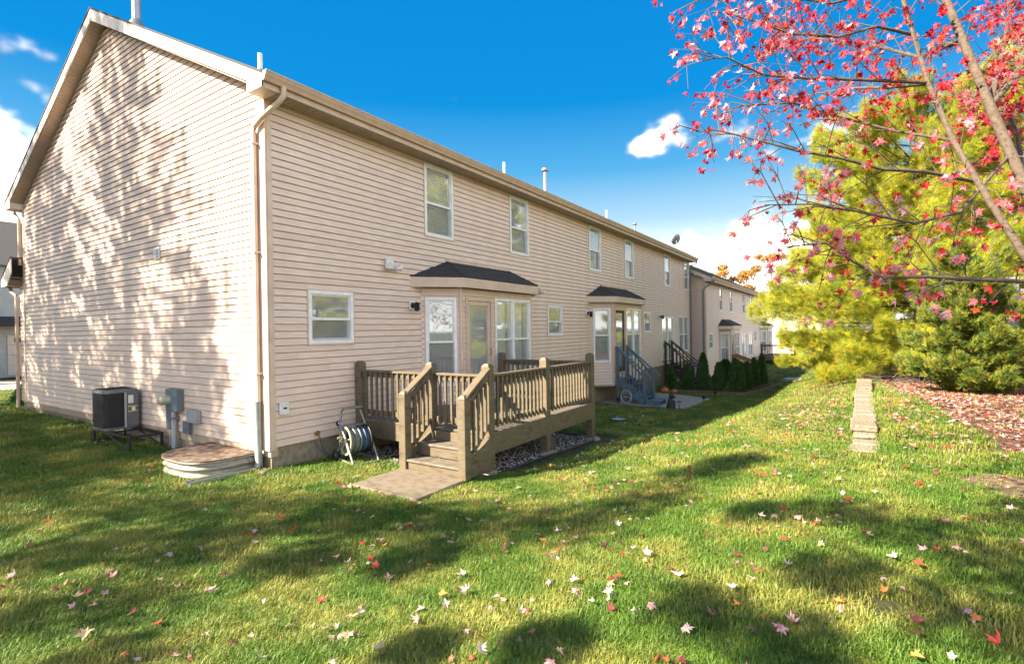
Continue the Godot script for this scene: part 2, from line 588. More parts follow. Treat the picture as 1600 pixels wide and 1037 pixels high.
func lap(parent: Node, o: Vector3, a: Vector3, n: Vector3, s0: float, s1: float, t0: float, t1: float, ya: float, yb: float, y0: float) -> void:
	if yb - maxf(ya, y0 + 0.013) < 0.005 or s1 - s0 < 0.005:
		return
	var mid := o + a * (s0 + s1) * 0.5 + Vector3(0, ya, 0)
	laps.append([mid.distance_to(EYE), parent, [o, a, n, s0, s1, t0, t1, ya, yb, y0]])


func lap_run(parent: Node, o: Vector3, a: Vector3, n: Vector3, s0: float, s1: float, t0: float, t1: float, ya: float, yb: float, y0: float) -> void:
	# a course made of lengths that overlap a little at staggered seams
	var course := int(round(y0 / COURSE))
	var at := s0
	var seam := s0 + 3.66 * fposmod(course * 0.381 + 0.35, 1.0)
	var proud := false
	while at < s1 - 0.01:
		var e := s1 if seam > s1 - 0.5 else maxf(seam, at + 0.5)
		var shift := n * (0.0016 if proud else 0.0)
		lap(parent, o + shift, a, n, at, minf(e + (0.02 if e < s1 else 0.0), s1), t0 if at == s0 else at, t1 if e >= s1 else e + 0.02, ya, yb, y0)
		at = e
		seam = e + 3.66
		proud = not proud


func build_laps(root: Node) -> void:
	laps.sort_custom(func(p, q): return p[0] < q[0])
	var rest := tool()
	var extra := 0
	for k in laps.size():
		var g: Array = laps[k][2]
		var st := tool() if k < 300 else rest
		board(st, g[0], g[1], g[2], g[3], g[4], g[5], g[6], g[7], g[8], g[9])
		if k < 300:
			obj("siding_board", st, ["siding", "siding", "siding_b", "siding_c"][rng.randi() % 4], laps[k][1])
		else:
			extra += 1
	if extra > 0:
		obj("siding", rest, "siding", root).set_meta("kind", "stuff")
	laps.clear()


func board(st: SurfaceTool, o: Vector3, a: Vector3, n: Vector3, s0: float, s1: float, t0: float, t1: float, ya: float, yb: float, y0: float) -> void:
	# one lap of siding from s0..s1 at its foot to t0..t1 at its head; its face leans out to a lip above a shadow gap
	var foot := y0 + 0.013
	var lo := maxf(ya, foot)
	if yb - lo < 0.004:
		return
	var out := func(y: float) -> float: return lerpf(0.021, 0.004, (y - foot) / (COURSE - 0.013))
	var pt := func(s: float, y: float, d: float) -> Vector3: return o + a * s + Vector3(0, y, 0) + n * d
	var u0 := lerpf(s0, t0, (lo - ya) / maxf(yb - ya, 0.001))
	var u1 := lerpf(s1, t1, (lo - ya) / maxf(yb - ya, 0.001))
	var of: float = out.call(lo)
	var ob: float = out.call(yb)
	var ring0 := [pt.call(u0, lo, -0.005), pt.call(u0, lo, of - 0.003), pt.call(u0, lo + 0.003, of), pt.call(t0, yb, ob), pt.call(t0, yb, -0.005)]
	var ring1 := [pt.call(u1, lo, -0.005), pt.call(u1, lo, of - 0.003), pt.call(u1, lo + 0.003, of), pt.call(t1, yb, ob), pt.call(t1, yb, -0.005)]
	var c: Vector3 = pt.call((u0 + u1) * 0.5, (lo + yb) * 0.5, 0.0)
	face(st, ring0.duplicate(), c)
	face(st, ring1.duplicate(), c)
	for k in 4:
		face(st, [ring0[k], ring1[k], ring1[k + 1], ring0[k + 1]], c)


func spans(s0: float, s1: float, ya: float, yb: float, holes: Array) -> Array:
	var cuts := []
	for h in holes:
		if h[2] < yb - 0.001 and h[3] > ya + 0.001:
			cuts.append([h[0], h[1]])
	cuts.sort_custom(func(p, q): return p[0] < q[0])
	var out := []
	var at := s0
	for c in cuts:
		if c[0] > at + 0.01:
			out.append([at, minf(c[0], s1)])
		at = maxf(at, c[1])
	if at < s1 - 0.01:
		out.append([at, s1])
	return out


func wall_panel(parent: Node, o: Vector3, a: Vector3, n: Vector3, s0: float, s1: float, y0: float, y1: float, holes: Array, joined := false, m := "siding", lay_from := -1.0) -> void:
	var core := tool()
	var ys := [y0, y1]
	for h in holes:
		for y in [h[2], h[3]]:
			if y > y0 and y < y1:
				ys.append(y)
	ys.sort()
	var t := Transform3D(Basis(a, Vector3.UP, n), o)
	for k in ys.size() - 1:
		if ys[k + 1] - ys[k] > 0.001:
			for s in spans(s0, s1, ys[k], ys[k + 1], holes):
				box(core, Vector3(s[0], ys[k], -0.12), Vector3(s[1], ys[k + 1], -0.006), t)
	obj("wall", core, "sheathing", parent)
	var all := tool()
	var y := y0 if lay_from < 0.0 else lay_from
	while y < y1 - 0.005:
		var top := minf(y + COURSE, y1)
		# cut the course at every sill and head that crosses it
		var cuts := [y, top]
		for h in holes:
			for e in [h[2], h[3]]:
				if e > y + 0.004 and e < top - 0.004:
					cuts.append(e)
		cuts.sort()
		if y >= y0 - 0.001:
			var whole := spans(s0, s1, y, top, holes)
			for s in whole:
				if joined:
					board(all, o, a, n, s[0], s[1], s[0], s[1], y, top, y)
				elif s1 - s0 > 4.0:
					lap_run(parent, o, a, n, s[0], s[1], s[0], s[1], y, top, y)
				else:
					lap(parent, o, a, n, s[0], s[1], s[0], s[1], y, top, y)
			for c in cuts.size() - 1:
				if cuts.size() == 2:
					break
				for s in spans(s0, s1, cuts[c], cuts[c + 1], holes):
					for g in minus(s, whole):
						if joined:
							board(all, o, a, n, g[0], g[1], g[0], g[1], cuts[c], cuts[c + 1], y)
						else:
							lap(parent, o, a, n, g[0], g[1], g[0], g[1], cuts[c], cuts[c + 1], y)
		y += COURSE
	if joined:
		obj("siding", all, m, parent).set_meta("kind", "stuff")


func minus(s: Array, taken: Array) -> Array:
	var out := []
	var at: float = s[0]
	for t in taken:
		if t[0] <= s[1] and t[1] >= s[0]:
			if t[0] > at + 0.01:
				out.append([at, t[0]])
			at = maxf(at, t[1])
	if at < s[1] - 0.01:
		out.append([at, s[1]])
	return out


# ---------------------------------------------------------------- windows and doors (local x along the wall, y up, z out)
func window(parent: Node, t: Transform3D, w: float, h: float, o := {}) -> Node3D:
	var win := part("window", parent, t)
	var far: bool = o.get("far", false)
	var tr := tool()
	var j := 0.022
	for b in [[-j, -j, w + j, 0.0], [-j, h, w + j, h + j], [-j, 0.0, 0.0, h], [w, 0.0, w + j, h]]:
		box(tr, Vector3(b[0], b[1], -0.02), Vector3(b[2], b[3], 0.027))
	obj("trim", tr, "trim", win)
	var f := 0.062
	var fr := tool()
	for b in [[0.0, 0.0, w, f], [0.0, h - f, w, h], [0.0, f, f, h - f], [w - f, f, w, h - f]]:
		if far:
			box(fr, Vector3(b[0], b[1], -0.09), Vector3(b[2], b[3], 0.034))
		else:
			bbox(fr, Vector3(b[0], b[1], -0.09), Vector3(b[2], b[3], 0.034), 0.004)
	var bays := 2 if o.get("double", false) else 1
	if bays == 2:
		bbox(fr, Vector3(w * 0.5 - 0.045, f, -0.08), Vector3(w * 0.5 + 0.045, h - f, 0.030), 0.004)
	obj("frame", fr, "white_vinyl", win)
	var split: float = o.get("split", 0.49) * h
	for k in bays:
		var x0 := f if k == 0 else w * 0.5 + 0.045
		var x1 := w - f if k == bays - 1 else w * 0.5 - 0.045
		var s := 0.026
		var us := tool()       # upper sash stands forward, lower sash back
		for b in [[x0, split - 0.02, x1, split + 0.024], [x0, h - f - s, x1, h - f], [x0, split + 0.024, x0 + s, h - f - s], [x1 - s, split + 0.024, x1, h - f - s]]:
			box(us, Vector3(b[0], b[1], -0.028), Vector3(b[2], b[3], 0.004))
		obj("upper_sash", us, "white_vinyl", win)
		var ls := tool()
		for b in [[x0, f, x1, f + s + 0.012], [x0, f + s + 0.012, x0 + s, split - 0.02], [x1 - s, f + s + 0.012, x1, split - 0.02]]:
			box(ls, Vector3(b[0], b[1], -0.062), Vector3(b[2], b[3], -0.034))
		obj("lower_sash", ls, "white_vinyl", win)
		var p := tool()
		quad(p, Vector3(x0 + s * 0.5, split, -0.012), Vector3(x1 - s * 0.5, split, -0.012), Vector3(x1 - s * 0.5, h - f - s * 0.5, -0.012), Vector3(x0 + s * 0.5, h - f - s * 0.5, -0.012))
		obj("pane", p, "glass", win)
		p = tool()
		quad(p, Vector3(x0 + s * 0.5, f + s * 0.5, -0.048), Vector3(x1 - s * 0.5, f + s * 0.5, -0.048), Vector3(x1 - s * 0.5, split, -0.048), Vector3(x0 + s * 0.5, split, -0.048))
		obj("pane", p, "glass", win)
		p = tool()
		quad(p, Vector3(x0, f, -0.016), Vector3(x1, f, -0.016), Vector3(x1, split - 0.02, -0.016), Vector3(x0, split - 0.02, -0.016))
		obj("insect_screen", p, "insect_screen", win)
		if o.get("blind", false):
			var bl := tool()
			var y := h - f - 0.05
			box(bl, Vector3(x0 + 0.01, y + 0.01, -0.15), Vector3(x1 - 0.01, h - f + 0.01, -0.11))
			var tilt: float = o.get("tilt", 0.55)
			while y > f + o.get("raised", 0.0) * h:
				var tt := Transform3D(Basis(Vector3.RIGHT, tilt), Vector3(0, y, -0.13))
				box(bl, Vector3(x0 + 0.012, -0.001, -0.024), Vector3(x1 - 0.012, 0.001, 0.024), tt)
				y -= 0.043
			box(bl, Vector3(x0 + 0.012, y, -0.145), Vector3(x1 - 0.012, y + 0.022, -0.115))
			obj("blind", bl, "blind", win)
		elif o.get("drape", false):
			var dr := tool()
			dr.set_smooth_group(1)
			var steps := 26
			for i in steps:
				var xa := lerpf(x0, x1, i / float(steps))
				var xb := lerpf(x0, x1, (i + 1) / float(steps))
				var za := -0.2 + 0.025 * sin(i * 1.9)
				var zb := -0.2 + 0.025 * sin((i + 1) * 1.9)
				quad(dr, Vector3(xa, f, za), Vector3(xb, f, zb), Vector3(xb, h, zb), Vector3(xa, h, za))
			obj("curtain", dr, "blind", win)
	return win


func glass_door(parent: Node, t: Transform3D, w: float, h: float, m := "trim", leaf := "trim") -> Node3D:
	var d := part("door", parent, t)
	var fr := tool()
	for b in [[-0.07, 0.0, 0.0, h + 0.07], [w, 0.0, w + 0.07, h + 0.07], [0.0, h, w, h + 0.07]]:
		bbox(fr, Vector3(b[0], b[1], -0.11), Vector3(b[2], b[3], 0.040), 0.005)
	obj("frame", fr, m, d)
	var lf := tool()
	var k := 0.10
	for b in [[0.004, 0.02, k, h - 0.006], [w - k, 0.02, w - 0.004, h - 0.006], [k, h - k, w - k, h - 0.006], [k, 0.02, w - k, 0.02 + 0.16]]:
		bbox(lf, Vector3(b[0], b[1], -0.035), Vector3(b[2], b[3], 0.012), 0.004)
	obj("storm_door", lf, leaf, d)
	var p := tool()
	quad(p, Vector3(k, 0.18, -0.01), Vector3(w - k, 0.18, -0.01), Vector3(w - k, h - k, -0.01), Vector3(k, h - k, -0.01))
	obj("pane", p, "glass", d)
	var inner := tool()
	bbox(inner, Vector3(0.01, 0.01, -0.12), Vector3(w - 0.01, h - 0.01, -0.08), 0.004)
	obj("inner_door", inner, "inside", d)
	var hd := tool()
	tube(hd, [Vector3(w - 0.05, 1.0, 0.02), Vector3(w - 0.05, 1.02, 0.06), Vector3(w - 0.05, 1.14, 0.06), Vector3(w - 0.05, 1.16, 0.02)], [0.009], 8)
	obj("handle", hd, "black_plastic", d)
	return d


# ---------------------------------------------------------------- the row house: three units under one roof
const EAVE_X := 0.40
const RIDGE_X := -6.02
const PITCH := 0.5024
const DEEP := -12.04
const LONG := 25.2


func roof_y(x: float) -> float:
	return 9.24 - PITCH * absf(x - RIDGE_X)


func facade_frame(s: float, y: float) -> Transform3D:
	return Transform3D(Basis(Vector3(0, 0, -1), Vector3.UP, Vector3(1, 0, 0)), Vector3(0, y, -s))


const UPPER := [[3.57, 0.94], [6.87, 0.94], [11.85, 0.98], [15.23, 0.98], [20.48, 1.0], [24.05, 0.98]]
const SMALL := [0.70, 8.84, 17.38]


func row_house(root: Node3D, near: bool) -> void:
	var holes := []
	for u in UPPER:
		holes.append([u[0], u[0] + u[1], 4.20, 5.765])
	for s in SMALL:
		holes.append([s, s + 0.93, 1.95, 2.86])
	var bays := [0.0, 8.5] if near else [0.0, 17.0]
	for b in bays:
		holes.append([3.42 + b, 7.60 + b, 0.10, 3.30])
	var flat: float = 17.0 if near else 8.5      # the unit without a bay
	holes.append([flat + 2.95, flat + 4.90, 0.56, 2.68])
	holes.append([flat + 5.90, flat + 7.85, 0.85, 2.74])
	var x_dir := Vector3(0, 0, -1)
	wall_panel(root, Vector3.ZERO, x_dir, Vector3(1, 0, 0), 0.0, LONG, 0.334, 5.80, holes, not near)
	# end gable, course by course under the rakes
	var gc := tool()
	extrude(gc, [Vector3(0.0, 0.2, -0.006), Vector3(0.0, 5.9, -0.006), Vector3(RIDGE_X, 8.93, -0.006), Vector3(DEEP, 5.9, -0.006), Vector3(DEEP, 0.2, -0.006)], Vector3(0, 0, -0.12))
	obj("wall", gc, "sheathing", root)
	var y := 0.334
	var joined := tool()
	while y < 8.9:
		var top := y + COURSE
		var b := minf(6.02, (8.945 - y) / PITCH)
		var c := minf(6.02, maxf(0.02, (8.945 - top) / PITCH))
		if near:
			lap_run(root, Vector3(RIDGE_X, 0, 0), Vector3(1, 0, 0), Vector3(0, 0, 1), -b, b, -c, c, y, top, y)
		else:
			board(joined, Vector3(RIDGE_X, 0, 0), Vector3(1, 0, 0), Vector3(0, 0, 1), -b, b, -c, c, y, top, y)
		y = top
	if not near:
		obj("siding", joined, "siding", root).set_meta("kind", "stuff")
	# walls one cannot see, so that the house is closed
	var bw := tool()
	box(bw, Vector3(DEEP, 0.2, -LONG), Vector3(DEEP + 0.12, 5.95, -0.13))
	extrude(bw, [Vector3(0.0, 0.2, -LONG), Vector3(0.0, 5.9, -LONG), Vector3(RIDGE_X, 8.93, -LONG), Vector3(DEEP, 5.9, -LONG), Vector3(DEEP, 0.2, -LONG)], Vector3(0, 0, 0.12))
	obj("rear_wall", bw, "siding", root)
	var fl := tool()
	box(fl, Vector3(DEEP + 0.13, 0.30, -LONG + 0.13), Vector3(-0.13, 0.50, -0.13))
	box(fl, Vector3(DEEP + 0.13, 3.02, -LONG + 0.13), Vector3(-0.13, 3.30, -0.13))
	box(fl, Vector3(DEEP + 0.13, 5.80, -LONG + 0.13), Vector3(-0.13, 5.88, -0.13))
	box(fl, Vector3(-4.2, 0.51, -LONG + 0.14), Vector3(-4.1, 5.79, -0.14))
	for s in [8.45, 16.9]:
		box(fl, Vector3(-4.09, 0.51, -s - 0.06), Vector3(-0.14, 3.01, -s + 0.06))
		box(fl, Vector3(-4.09, 3.31, -s - 0.06), Vector3(-0.14, 5.79, -s + 0.06))
	obj("floors_and_partitions", fl, "inside", root)
	var fo := tool()
	box(fo, Vector3(DEEP + 0.01, -1.6, -LONG + 0.01), Vector3(-0.035, 0.334, -0.035))
	obj("foundation", fo, "concrete", root)
	# corner posts
	for cp in [[Vector3(-0.215, 0.30, 0.0), Vector3(0.026, 5.80, 0.030)], [Vector3(0.0, 0.30, -0.085), Vector3(0.030, 5.80, 0.0)], [Vector3(DEEP - 0.026, 0.30, 0.0), Vector3(DEEP + 0.09, 5.80, 0.030)], [Vector3(0.0, 0.30, -LONG), Vector3(0.030, 5.80, -LONG + 0.09)]]:
		var cs := tool()
		bbox(cs, cp[0], cp[1], 0.006)
		obj("corner_post", cs, "trim", root)
	var fz := tool()
	box(fz, Vector3(0.0, 5.775, -LONG), Vector3(0.034, 5.86, -0.086))
	obj("frieze", fz, "trim", root)
	house_roof(root, near)
	# windows and doors
	var k := 0
	for u in UPPER:
		window(root, facade_frame(u[0], 4.20), u[1], 1.565, {"blind": true, "tilt": 0.7 if k == 0 else 0.5, "raised": 0.0 if k != 1 else 0.10, "split": 0.46, "far": not near or k > 1})
		k += 1
	for s in SMALL:
		window(root, facade_frame(s, 1.95), 0.93, 0.91, {"split": 0.47, "far": not near})
	slider(root, facade_frame(flat + 2.95, 0.56), 1.95, 2.12)
	window(root, facade_frame(flat + 5.90, 0.85), 1.95, 1.89, {"double": true, "drape": true, "far": true})
	for b in bays:
		bay(root, b, near)
	if near:
		build_laps(root)


func slider(parent: Node, t: Transform3D, w: float, h: float) -> void:
	var d := part("sliding_door", parent, t)
	var fr := tool()
	for b in [[0.0, 0.0, 0.06, h], [w - 0.06, 0.0, w, h], [0.06, h - 0.06, w - 0.06, h], [0.06, 0.0, w - 0.06, 0.06], [w * 0.5 - 0.04, 0.06, w * 0.5 + 0.04, h - 0.06]]:
		box(fr, Vector3(b[0], b[1], -0.1), Vector3(b[2], b[3], 0.034))
	obj("frame", fr, "white_vinyl", d)
	for k in 2:
		var p := tool()
		var x0 := 0.06 + k * (w * 0.5 - 0.02)
		var x1 := w * 0.5 - 0.04 + k * (w * 0.5 - 0.02)
		quad(p, Vector3(x0, 0.06, -0.02), Vector3(x1, 0.06, -0.02), Vector3(x1, h - 0.06, -0.02), Vector3(x0, h - 0.06, -0.02))
		obj("pane", p, "glass", d)
	var c := tool()
	c.set_smooth_group(1)
	for i in 40:
		var xa := lerpf(0.06, w - 0.06, i / 40.0)
		var xb := lerpf(0.06, w - 0.06, (i + 1) / 40.0)
		quad(c, Vector3(xa, 0.05, -0.2 + 0.03 * sin(i * 1.7)), Vector3(xb, 0.05, -0.2 + 0.03 * sin(i * 1.7 + 1.7)), Vector3(xb, h, -0.2 + 0.03 * sin(i * 1.7 + 1.7)), Vector3(xa, h, -0.2 + 0.03 * sin(i * 1.7)))
	obj("curtain", c, "blind", d)


func house_roof(root: Node3D, near: bool) -> void:
	var roof := part("roof", root)
	var z0 := 0.30
	var z1 := -LONG - 0.04
	for side in [1.0, -1.0]:
		var ex: float = RIDGE_X + side * (EAVE_X - RIDGE_X + 0.03)
		var st := tool()
		extrude(st, [Vector3(RIDGE_X, 9.24, z0), Vector3(ex, roof_y(ex), z0), Vector3(ex, roof_y(ex) - 0.035, z0), Vector3(RIDGE_X, 9.205, z0)], Vector3(0, 0, z1 - z0))
		obj("slope", st, "shingle_light", roof)
		if not near and side > 0.0:
			var lap := tool()        # shingle courses of the slope that shows
			var n := 46
			for i in n:
				var xa := lerpf(RIDGE_X, ex, i / float(n))
				var xb := lerpf(RIDGE_X, ex, (i + 1) / float(n))
				quad(lap, Vector3(xa, roof_y(xa) + 0.004, z0 - 0.01), Vector3(xb, roof_y(xb) + 0.014, z0 - 0.01), Vector3(xb, roof_y(xb) + 0.014, z1), Vector3(xa, roof_y(xa) + 0.004, z1))
				quad(lap, Vector3(xb, roof_y(xb) + 0.014, z0 - 0.01), Vector3(xb, roof_y(xb) + 0.002, z0 - 0.01), Vector3(xb, roof_y(xb) + 0.002, z1), Vector3(xb, roof_y(xb) + 0.014, z1))
			obj("shingles", lap, "shingle_light", roof).set_meta("kind", "stuff")
		# rake board and the soffit behind it
		var rb := tool()
		var wx: float = RIDGE_X + side * (EAVE_X - RIDGE_X)
		extrude(rb, [Vector3(RIDGE_X, 9.203, 0.26), Vector3(wx, roof_y(wx) - 0.037, 0.26), Vector3(wx, roof_y(wx) - 0.24, 0.26), Vector3(RIDGE_X, 8.955, 0.26)], Vector3(0, 0, 0.026))
		obj("rake_board", rb, "rake", roof)
		var sf := tool()
		var n2 := 58
		var run: float = absf(0.0 - RIDGE_X)
		for i in n2:
			var a: float = RIDGE_X + side * (run * i / n2 + 0.003)
			var b: float = RIDGE_X + side * (run * (i + 1) / n2 - 0.003)
			extrude(sf, [Vector3(a, roof_y(a) - 0.285, 0.0), Vector3(b, roof_y(b) - 0.285, 0.0), Vector3(b, roof_y(b) - 0.27, 0.0), Vector3(a, roof_y(a) - 0.27, 0.0)], Vector3(0, 0, 0.258))
		var a2 := RIDGE_X
		var b2: float = RIDGE_X + side * run
		extrude(sf, [Vector3(a2, roof_y(a2) - 0.268, 0.0), Vector3(b2, roof_y(b2) - 0.268, 0.0), Vector3(b2, roof_y(b2) - 0.26, 0.0), Vector3(a2, roof_y(a2) - 0.26, 0.0)], Vector3(0, 0, 0.258))
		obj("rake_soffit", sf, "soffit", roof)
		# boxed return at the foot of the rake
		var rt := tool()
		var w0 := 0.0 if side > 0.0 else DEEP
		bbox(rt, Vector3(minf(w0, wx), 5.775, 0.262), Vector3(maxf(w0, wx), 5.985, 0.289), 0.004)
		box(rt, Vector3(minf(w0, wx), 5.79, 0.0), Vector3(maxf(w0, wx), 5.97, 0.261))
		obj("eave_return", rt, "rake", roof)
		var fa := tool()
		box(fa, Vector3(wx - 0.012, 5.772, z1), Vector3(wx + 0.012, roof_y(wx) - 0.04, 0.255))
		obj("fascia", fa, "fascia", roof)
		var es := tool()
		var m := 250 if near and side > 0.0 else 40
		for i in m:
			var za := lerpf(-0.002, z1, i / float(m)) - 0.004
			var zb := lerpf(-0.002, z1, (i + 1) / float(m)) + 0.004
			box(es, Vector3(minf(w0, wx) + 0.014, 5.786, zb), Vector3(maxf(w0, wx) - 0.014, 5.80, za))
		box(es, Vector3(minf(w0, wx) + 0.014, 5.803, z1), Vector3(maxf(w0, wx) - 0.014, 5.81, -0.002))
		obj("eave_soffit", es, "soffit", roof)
		var gu := tool()       # ogee gutter
		var gx: float = wx + side * 0.013
		var prof := [[0.0, 5.86], [0.055, 5.86], [0.075, 5.90], [0.10, 5.935], [0.115, 5.97], [0.125, 5.975], [0.125, 5.995], [0.108, 5.995], [0.108, 5.98], [0.09, 5.95], [0.05, 5.875], [0.004, 5.875]]
		var zt := 0.292
		for i in prof.size():
			var p: Array = prof[i]
			var q: Array = prof[(i + 1) % prof.size()]
			var c0 := Vector3(gx + side * p[0], p[1], zt)
			var c1 := Vector3(gx + side * q[0], q[1], zt)
			quad(gu, c0, c1, c1 + Vector3(0, 0, z1 - zt), c0 + Vector3(0, 0, z1 - zt))
		face(gu, [Vector3(gx, 5.995, zt), Vector3(gx, 5.86, zt), Vector3(gx + side * 0.055, 5.86, zt), Vector3(gx + side * 0.115, 5.97, zt), Vector3(gx + side * 0.125, 5.995, zt)], Vector3(gx, 5.9, 0.0))
		obj("gutter", gu, "fascia", roof)
	if near:
		for p in [[-5.2, -0.27, 1.6, 0.085, "galv"], [-3.0, -1.74, 0.47, 0.05, "white_vinyl"], [-3.0, -11.13, 0.6, 0.05, "white_vinyl"], [-3.0, -14.18, 1.05, 0.085, "galv"], [-3.0, -20.65, 0.62, 0.05, "white_vinyl"], [-3.0, -24.85, 0.55, 0.07, "galv"]]:
			var st := tool()
			var foot := Vector3(p[0], roof_y(p[0]), p[1])
			tube(st, [foot, foot + Vector3(0, p[2], 0)], [p[3], p[3]], 16)
			var fls := part("vent_pipe", roof)
			obj("pipe", st, p[4], fls)
			var fc := tool()
			lathe(fc, [Vector2(p[3] * 2.2, -0.06), Vector2(p[3] * 1.5, 0.06), Vector2(p[3] * 1.05, 0.12)], 16, Transform3D(Basis(), foot))
			obj("flashing", fc, "galv" if p[4] == "galv" else "black_plastic", fls)
			if p[1] < -14.0 and p[4] == "galv":
				var cap := tool()
				lathe(cap, [Vector2(0.0, 0.13), Vector2(p[3] * 1.7, 0.09), Vector2(p[3] * 1.7, -0.03), Vector2(p[3] * 1.2, -0.04)], 16, Transform3D(Basis(), foot + Vector3(0, p[2], 0)))
				obj("cap", cap, "galv", fls)


func bay(root: Node3D, off: float, near: bool) -> void:
	var b := part("bay", root)
	var A := Vector3(0, 0, -3.42 - off)
	var B := Vector3(0.55, 0, -4.08 - off)
	var C := Vector3(0.55, 0, -6.97 - off)
	var D := Vector3(0, 0, -7.60 - off)
	var jn := not near or off > 0.0
	var face_len := A.distance_to(B)
	for seg in [[A, B, [[0.09, face_len - 0.10, 0.95, 2.86]]], [B, C, [[0.20, 1.07, 0.56, 2.80], [1.25, 2.84, 0.97, 2.90]]], [C, D, [[0.10, face_len - 0.12, 0.95, 2.86]]]]:
		var a: Vector3 = (seg[1] - seg[0]).normalized()
		var n := Vector3.UP.cross(a) * -1.0
		n = a.cross(Vector3.UP)
		wall_panel(b, seg[0], a, n, 0.0, seg[0].distance_to(seg[1]), 0.15, 3.06, seg[2], jn, "siding", 0.15)
		for h in seg[2]:
			var t := Transform3D(Basis(a, Vector3.UP, n), seg[0] + a * h[0] + Vector3(0, h[2], 0))
			if h[2] < 0.6:
				glass_door(b, t, h[1] - h[0], h[3] - h[2], "trim", "dark_paint" if off > 0.0 and near else "trim")
			elif h[1] - h[0] > 1.2:
				window(b, t, h[1] - h[0], h[3] - h[2], {"double": true, "drape": near and off == 0.0, "split": 0.49, "far": not near})
			else:
				window(b, t, h[1] - h[0], h[3] - h[2], {"split": 0.50, "far": not near, "drape": not near})
		# header board over the openings
		var hd := tool()
		box(hd, Vector3(0.03, 2.94, 0.0), Vector3(seg[0].distance_to(seg[1]) - 0.03, 3.06, 0.026), Transform3D(Basis(a, Vector3.UP, n), seg[0]))
		obj("header", hd, "trim", b)
	for p in [[B, 0.05], [C, 0.05], [A, 0.02]]:
		var cp := tool()
		var q: Vector3 = p[0]
		tube(cp, [q + Vector3(0, 0.14, 0), q + Vector3(0, 3.07, 0)], [p[1], p[1]], 10)
		obj("corner_post", cp, "trim", b)
	var fl := tool()
	extrude(fl, [A + Vector3(-0.1, 0.10, 0), B + Vector3(0, 0.10, 0), C + Vector3(0, 0.10, 0), D + Vector3(-0.1, 0.10, 0)], Vector3(0, 0.05, 0))
	obj("floor", fl, "sheathing", b)
	var cl := tool()
	extrude(cl, [A + Vector3(-0.12, 3.02, 0), B + Vector3(-0.1, 3.02, 0), C + Vector3(-0.1, 3.02, 0), D + Vector3(-0.12, 3.02, 0)], Vector3(0, 0.04, 0))
	obj("ceiling", cl, "inside", b)
	# hipped roof with fascia
	var r := part("bay_roof", root)
	var zs := -off
	var eA := Vector3(0, 3.28, -3.09 + zs)
	var eB := Vector3(0.75, 3.28, -3.97 + zs)
	var eC := Vector3(0.75, 3.28, -7.05 + zs)
	var eD := Vector3(0, 3.28, -7.93 + zs)
	var tA := Vector3(0, 3.70, -4.28 + zs)
	var tD := Vector3(0, 3.70, -6.75 + zs)
	var fa := tool()
	for s in [[eA, eB], [eB, eC], [eC, eD]]:
		var a: Vector3 = s[0] + Vector3(0, -0.215, 0)
		var c: Vector3 = s[1] + Vector3(0, -0.215, 0)
		var inn: Vector3 = ((c - a).normalized().cross(Vector3.UP)) * -0.022
		extrude(fa, [a, c, c + Vector3(0, 0.205, 0), a + Vector3(0, 0.205, 0)], inn)
	obj("fascia", fa, "trim", r)
	var so := tool()
	extrude(so, [eA + Vector3(-0.05, -0.20, 0), eB + Vector3(-0.02, -0.20, 0), eC + Vector3(-0.02, -0.20, 0), eD + Vector3(-0.05, -0.20, 0)], Vector3(0, 0.015, 0))
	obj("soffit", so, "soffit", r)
	for s in [[eA, eB, tA, tA], [eB, eC, tA, tD], [eC, eD, tD, tD]]:
		var up := Vector3(0, 0.012, 0)
		var n := 6
		var sh := tool()
		for i in n:
			var f0 := i / float(n)
			var f1 := (i + 1) / float(n)
			var p0: Vector3 = s[0].lerp(s[2], f0) + up * 1.6
			var p1: Vector3 = s[1].lerp(s[3], f0) + up * 1.6
			var q1: Vector3 = s[1].lerp(s[3], f1) + up * 0.5
			var q0: Vector3 = s[0].lerp(s[2], f1) + up * 0.5
			quad(sh, p0, p1, q1, q0)
			quad(sh, p0 - up * 1.4, p1 - up * 1.4, p1, p0)
		obj("shingles", sh, "shingle", r)
	for s in [[eB, tA], [eC, tD]]:
		var hp := tool()
		var d: Vector3 = s[1] - s[0]
		var side := d.cross(Vector3.UP).normalized() * 0.07
		for i in 7:
			var p: Vector3 = s[0] + d * (i / 7.0) + Vector3(0, 0.034, 0)
			var q: Vector3 = s[0] + d * ((i + 1) / 7.0) + Vector3(0, 0.022, 0)
			quad(hp, p, q, q + side - Vector3(0, 0.02, 0), p + side - Vector3(0, 0.02, 0))
			quad(hp, p - side - Vector3(0, 0.02, 0), q - side - Vector3(0, 0.02, 0), q, p)
		obj("hip_cap", hp, "shingle", r)
	var fs := tool()
	extrude(fs, [tA + Vector3(0.003, 0.0, 0), tD + Vector3(0.003, 0.0, 0), tD + Vector3(0.003, 0.07, -0.05), tA + Vector3(0.003, 0.07, 0.05)], Vector3(0.024, 0, 0))
	obj("flashing", fs, "trim", r)


func downspout(root: Node, pts: Array, m: String, r := 0.042) -> void:
	var st := tool()
	tube(st, pts, [r], 8)
	obj("downspout", st, m, root)


